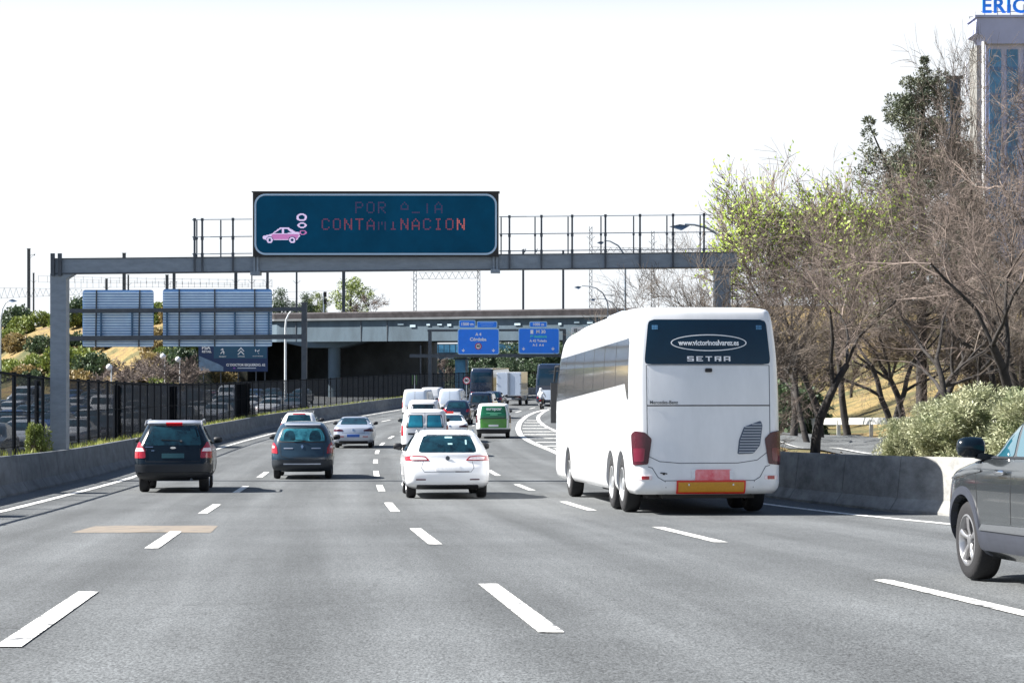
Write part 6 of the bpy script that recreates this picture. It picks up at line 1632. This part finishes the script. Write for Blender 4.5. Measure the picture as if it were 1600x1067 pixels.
sh = shrub(2, 46000, 1.9, 1.4, 2.6, .115, M_oleander)
sh2 = shrub(9, 20000, 1.1, 1.0, 2.0, .11, M_oleander, k=26)
put_shrub('oleander_shrub', 'large pale green leafy shrub behind the barrier, right above the grey off-roader', sh, at(1560,43), 43, .95, 0, sz=.65)
put_shrub('oleander_shrub', 'pale green leafy shrub behind the barrier, just left of the largest one', sh, at(1478,47), 47, .70, 2.0, sz=.54)
put_shrub('oleander_shrub', 'loose low end of the pale green hedge nearest the dark tree trunk', sh2, at(1405,47), 47, .50, 1.2)
put_shrub('oleander_shrub', 'pale green shrub beyond the right picture edge', sh, at(1680,41), 41, 1.0, 4, sz=.72)
# leaf litter and small plants on the right verge
rg = random.Random(77); V_, F_ = [], []
for _ in range(5200):
    Y = rg.uniform(34,80); o_ = itp(BAR_R, Y)+.35+rg.random()**1.5*4; x = xc(Y)+o_; z = gz(x,Y)+rg.uniform(.0,.12); a = rg.uniform(0,6.28); s_ = rg.uniform(.02,.06); k = len(V_)
    V_ += [(x-s_*math.cos(a),Y-s_*math.sin(a),z),(x+s_*.6*math.sin(a),Y-s_*.6*math.cos(a),z+s_*.5),(x+s_*math.cos(a),Y+s_*math.sin(a),z+.02),(x-s_*.6*math.sin(a),Y+s_*.6*math.cos(a),z+s_)]; F_.append((k,k+1,k+2,k+3))
tag(link('fallen_leaves', mesh_of((V_,F_), 'fallen_leaves', mat('dead_leaf', (.22,.11,.05), .8, col2=(.48,.32,.18), scale=5))), 'brown fallen leaves scattered on the soil behind the right concrete barrier', 'leaves', kind='stuff')
# small dark bush at the foot of the gantry post
sb = shrub(14, 2600, .45, .4, 1.6, .10, M_scrub, cr=.22, k=16, asp=2)
put_shrub('young_bush', 'small dark green bush at the foot of the gantry post, against the fence', sb, xc(55)-9.05, 54.5, .62, z=rz(55)+.35, sz=.9)
# scrub on the left slope
s1 = shrub(31, 2600, 2.0, 1.8, 1.9, .34, M_scrub, cr=.7, k=16, asp=1.6); s2 = shrub(32, 2200, 1.8, 1.8, 1.6, .34, M_scrubb, cr=.6, k=16, asp=1.6); s3 = shrub(34, 3200, 2.4, 2.2, 2.6, .34, M_dgreen, cr=.8, k=18, asp=1.6)
rg = random.Random(12); n = 0
for _ in range(600):
    if n >= 56: break
    px = rg.uniform(-70,430); D = rg.uniform(215,318); x = at(px,D); d, side, qx = raild(x, D)
    if side <= 0 or d < 4 or d > 24 or x > -33: continue
    q = rg.random(); ms, nm, lb, gp = ((s1,'scrub_bush','green scrub bush on the slope below the railway','green scrub bushes on the railway slope') if q < .5 else (s2,'dry_bush','dry yellow-brown bush on the slope below the railway','dry bushes on the railway slope') if q < .75 else (s3,'dark_bush','dark green bush on the slope below the railway','dark bushes on the railway slope'))
    put_shrub(nm, lb, ms, x, D, rg.uniform(.7,1.25), rg.uniform(0,6), gp, cat='bush'); n += 1
# bare bushes at the foot of the slope
tE = bare_tree(51, 4.6, .07, spread=.8, depth=5, nkids=(3,4), twr=.018, up=.15, first=.05, dens=.9)
for i, (px, D, s) in enumerate(((150,192,.85),(182,200,.95),(215,198,1.15),(243,205,1.3),(268,203,1.25),(292,208,1.1),(236,212,1.2),(200,206,1.0))):
    put_tree('bare_bush', 'leafless greyish bush beyond the fence at the foot of the railway slope', tE, at(px,D), D, i*1.3, s*1.15, group='leafless bushes below the railway slope', cat='bush')
# trees behind the bridge, left part
def leaftree(seed, H, rx, n, m, size=.30, cr=.9, k=26, base=.3):
    T = MB(); rg = random.Random(seed); T.tube((0,0,0),(0,0,H*.55),.22,.12,7); C_ = clumps(seed, k, rx, rx, H*base, H-.5, cr)
    for c, r_ in C_: T.tube((0,0,min(c.z*.7,H*.55)), tuple(c), .06, .02, 4)
    return T.mesh('trunk', M_dbark), mesh_of(leafblob(seed, n, clfn(C_), size, 1.7, .3), 'crown', m)
l1 = leaftree(61, 8, 3.2, 5200, M_scrub, size=.26, cr=.8, k=40); l2 = leaftree(62, 7, 1.8, 2600, M_dgreen); l3 = leaftree(63, 9, 4.0, 9000, M_dgreen, size=.34, cr=1.2, k=34, base=.12)
put_tree('leafy_tree', 'rounded pale green tree behind the bridge under the matrix board', (l1[0], mesh_of(leafblob(64, 5200, clfn(clumps(64,40,3.6,3.6,1.6,7.6,.8)), .24, 1.7, .3), 'crown', mat('pale_green_leaf', (.16,.22,.06), .6, col2=(.34,.40,.12), scale=1.5))), at(548,262), 262, 0, .86, z=5.3)
put_tree('leafy_tree', 'thin dark green tree behind the bridge just right of the ribbed boards', l2, at(437,256), 256, 0, .62, z=6.3)
put_tree('leafy_tree', 'second small dark tree behind the bridge, right of the thin brown mast', l2, at(479,258), 258, 1, .55, z=6.3)
put_tree('leafy_tree', 'pale tree behind the bridge beside the railway signal', l1, at(495,264), 264, 2, .52, z=6.3)
put_tree('leafy_tree', 'third small dark tree behind the bridge, left of the railway signal', l2, at(460,262), 262, 3, .42, z=6.3)
put_tree('bare_tree', 'leafless crown showing at the right of the pale green tree behind the bridge', tE, at(578,256), 256, 1.0, 1.25, z=6.0)
# vegetation seen under and beyond the bridge
for i, (px, D, s) in enumerate(((745,282,.75),(775,290,.8),(805,284,.8),(838,280,.8),(868,286,.85),(715,296,.7),(790,272,.55),(900,280,.9),(690,300,.6))):
    put_tree('roadside_tree', 'dark green tree beyond the railway bridge behind the box lorry', l3, at(px,D), D, i*1.9, s, z=-2.4, group='dark trees beyond the railway bridge', sz=s*.95)
for i, (px, D, s) in enumerate(((646,272,1.5),(662,276,1.55),(678,280,1.4),(653,285,1.4),(670,268,1.2))):
    put_tree('distant_bare_tree', 'leafless tree glimpsed under the bridge left of the blue signs', tE, at(px,D), D, i*2.3, s, z=-2.4, group='leafless trees seen under the bridge')
for i, (px, D, s) in enumerate(((1000,150,.8),(1040,135,.9),(1065,150,.95),(1110,120,1.0),(985,175,.8))):
    put_tree('verge_tree', 'low leafless tree behind the coach roof near the bridge end', (tD[0], tD[1]), at(px,D), D, i*2.1, s, group='low leafless trees behind the coach roof')
# yellow flecked bushes at the right bridge end
for i, (px, D, s) in enumerate(((1010,170,1.1),(1050,165,1.2),(1100,140,1.3),(1150,135,1.2),(1240,98,.8),(1225,104,.8))):
    put_shrub('verge_bush', 'dry leafy bush at the right-hand end of the bridge behind the coach', s2 if i < 4 else s3, at(px,D), D, s, i*1.3, 'bushes by the right bridge end', cat='bush')

# every member of a row of look-alikes is told apart by its place from the left
grp = {}
for o in bpy.data.objects:
    if o.get('category') and o.get('group') and not o['group'].startswith('vehicles') and 'from the left' not in o['label']: grp.setdefault((o['group'], o['label']), []).append(o)
for (g_, l_), os_ in grp.items():
    os_.sort(key=lambda o: o.location.x/o.location.y)
    for i, o in enumerate(os_): o['label'] = ' '.join(l_.split()[:11])+', '+ORD[min(i, 39)]+' from the left'
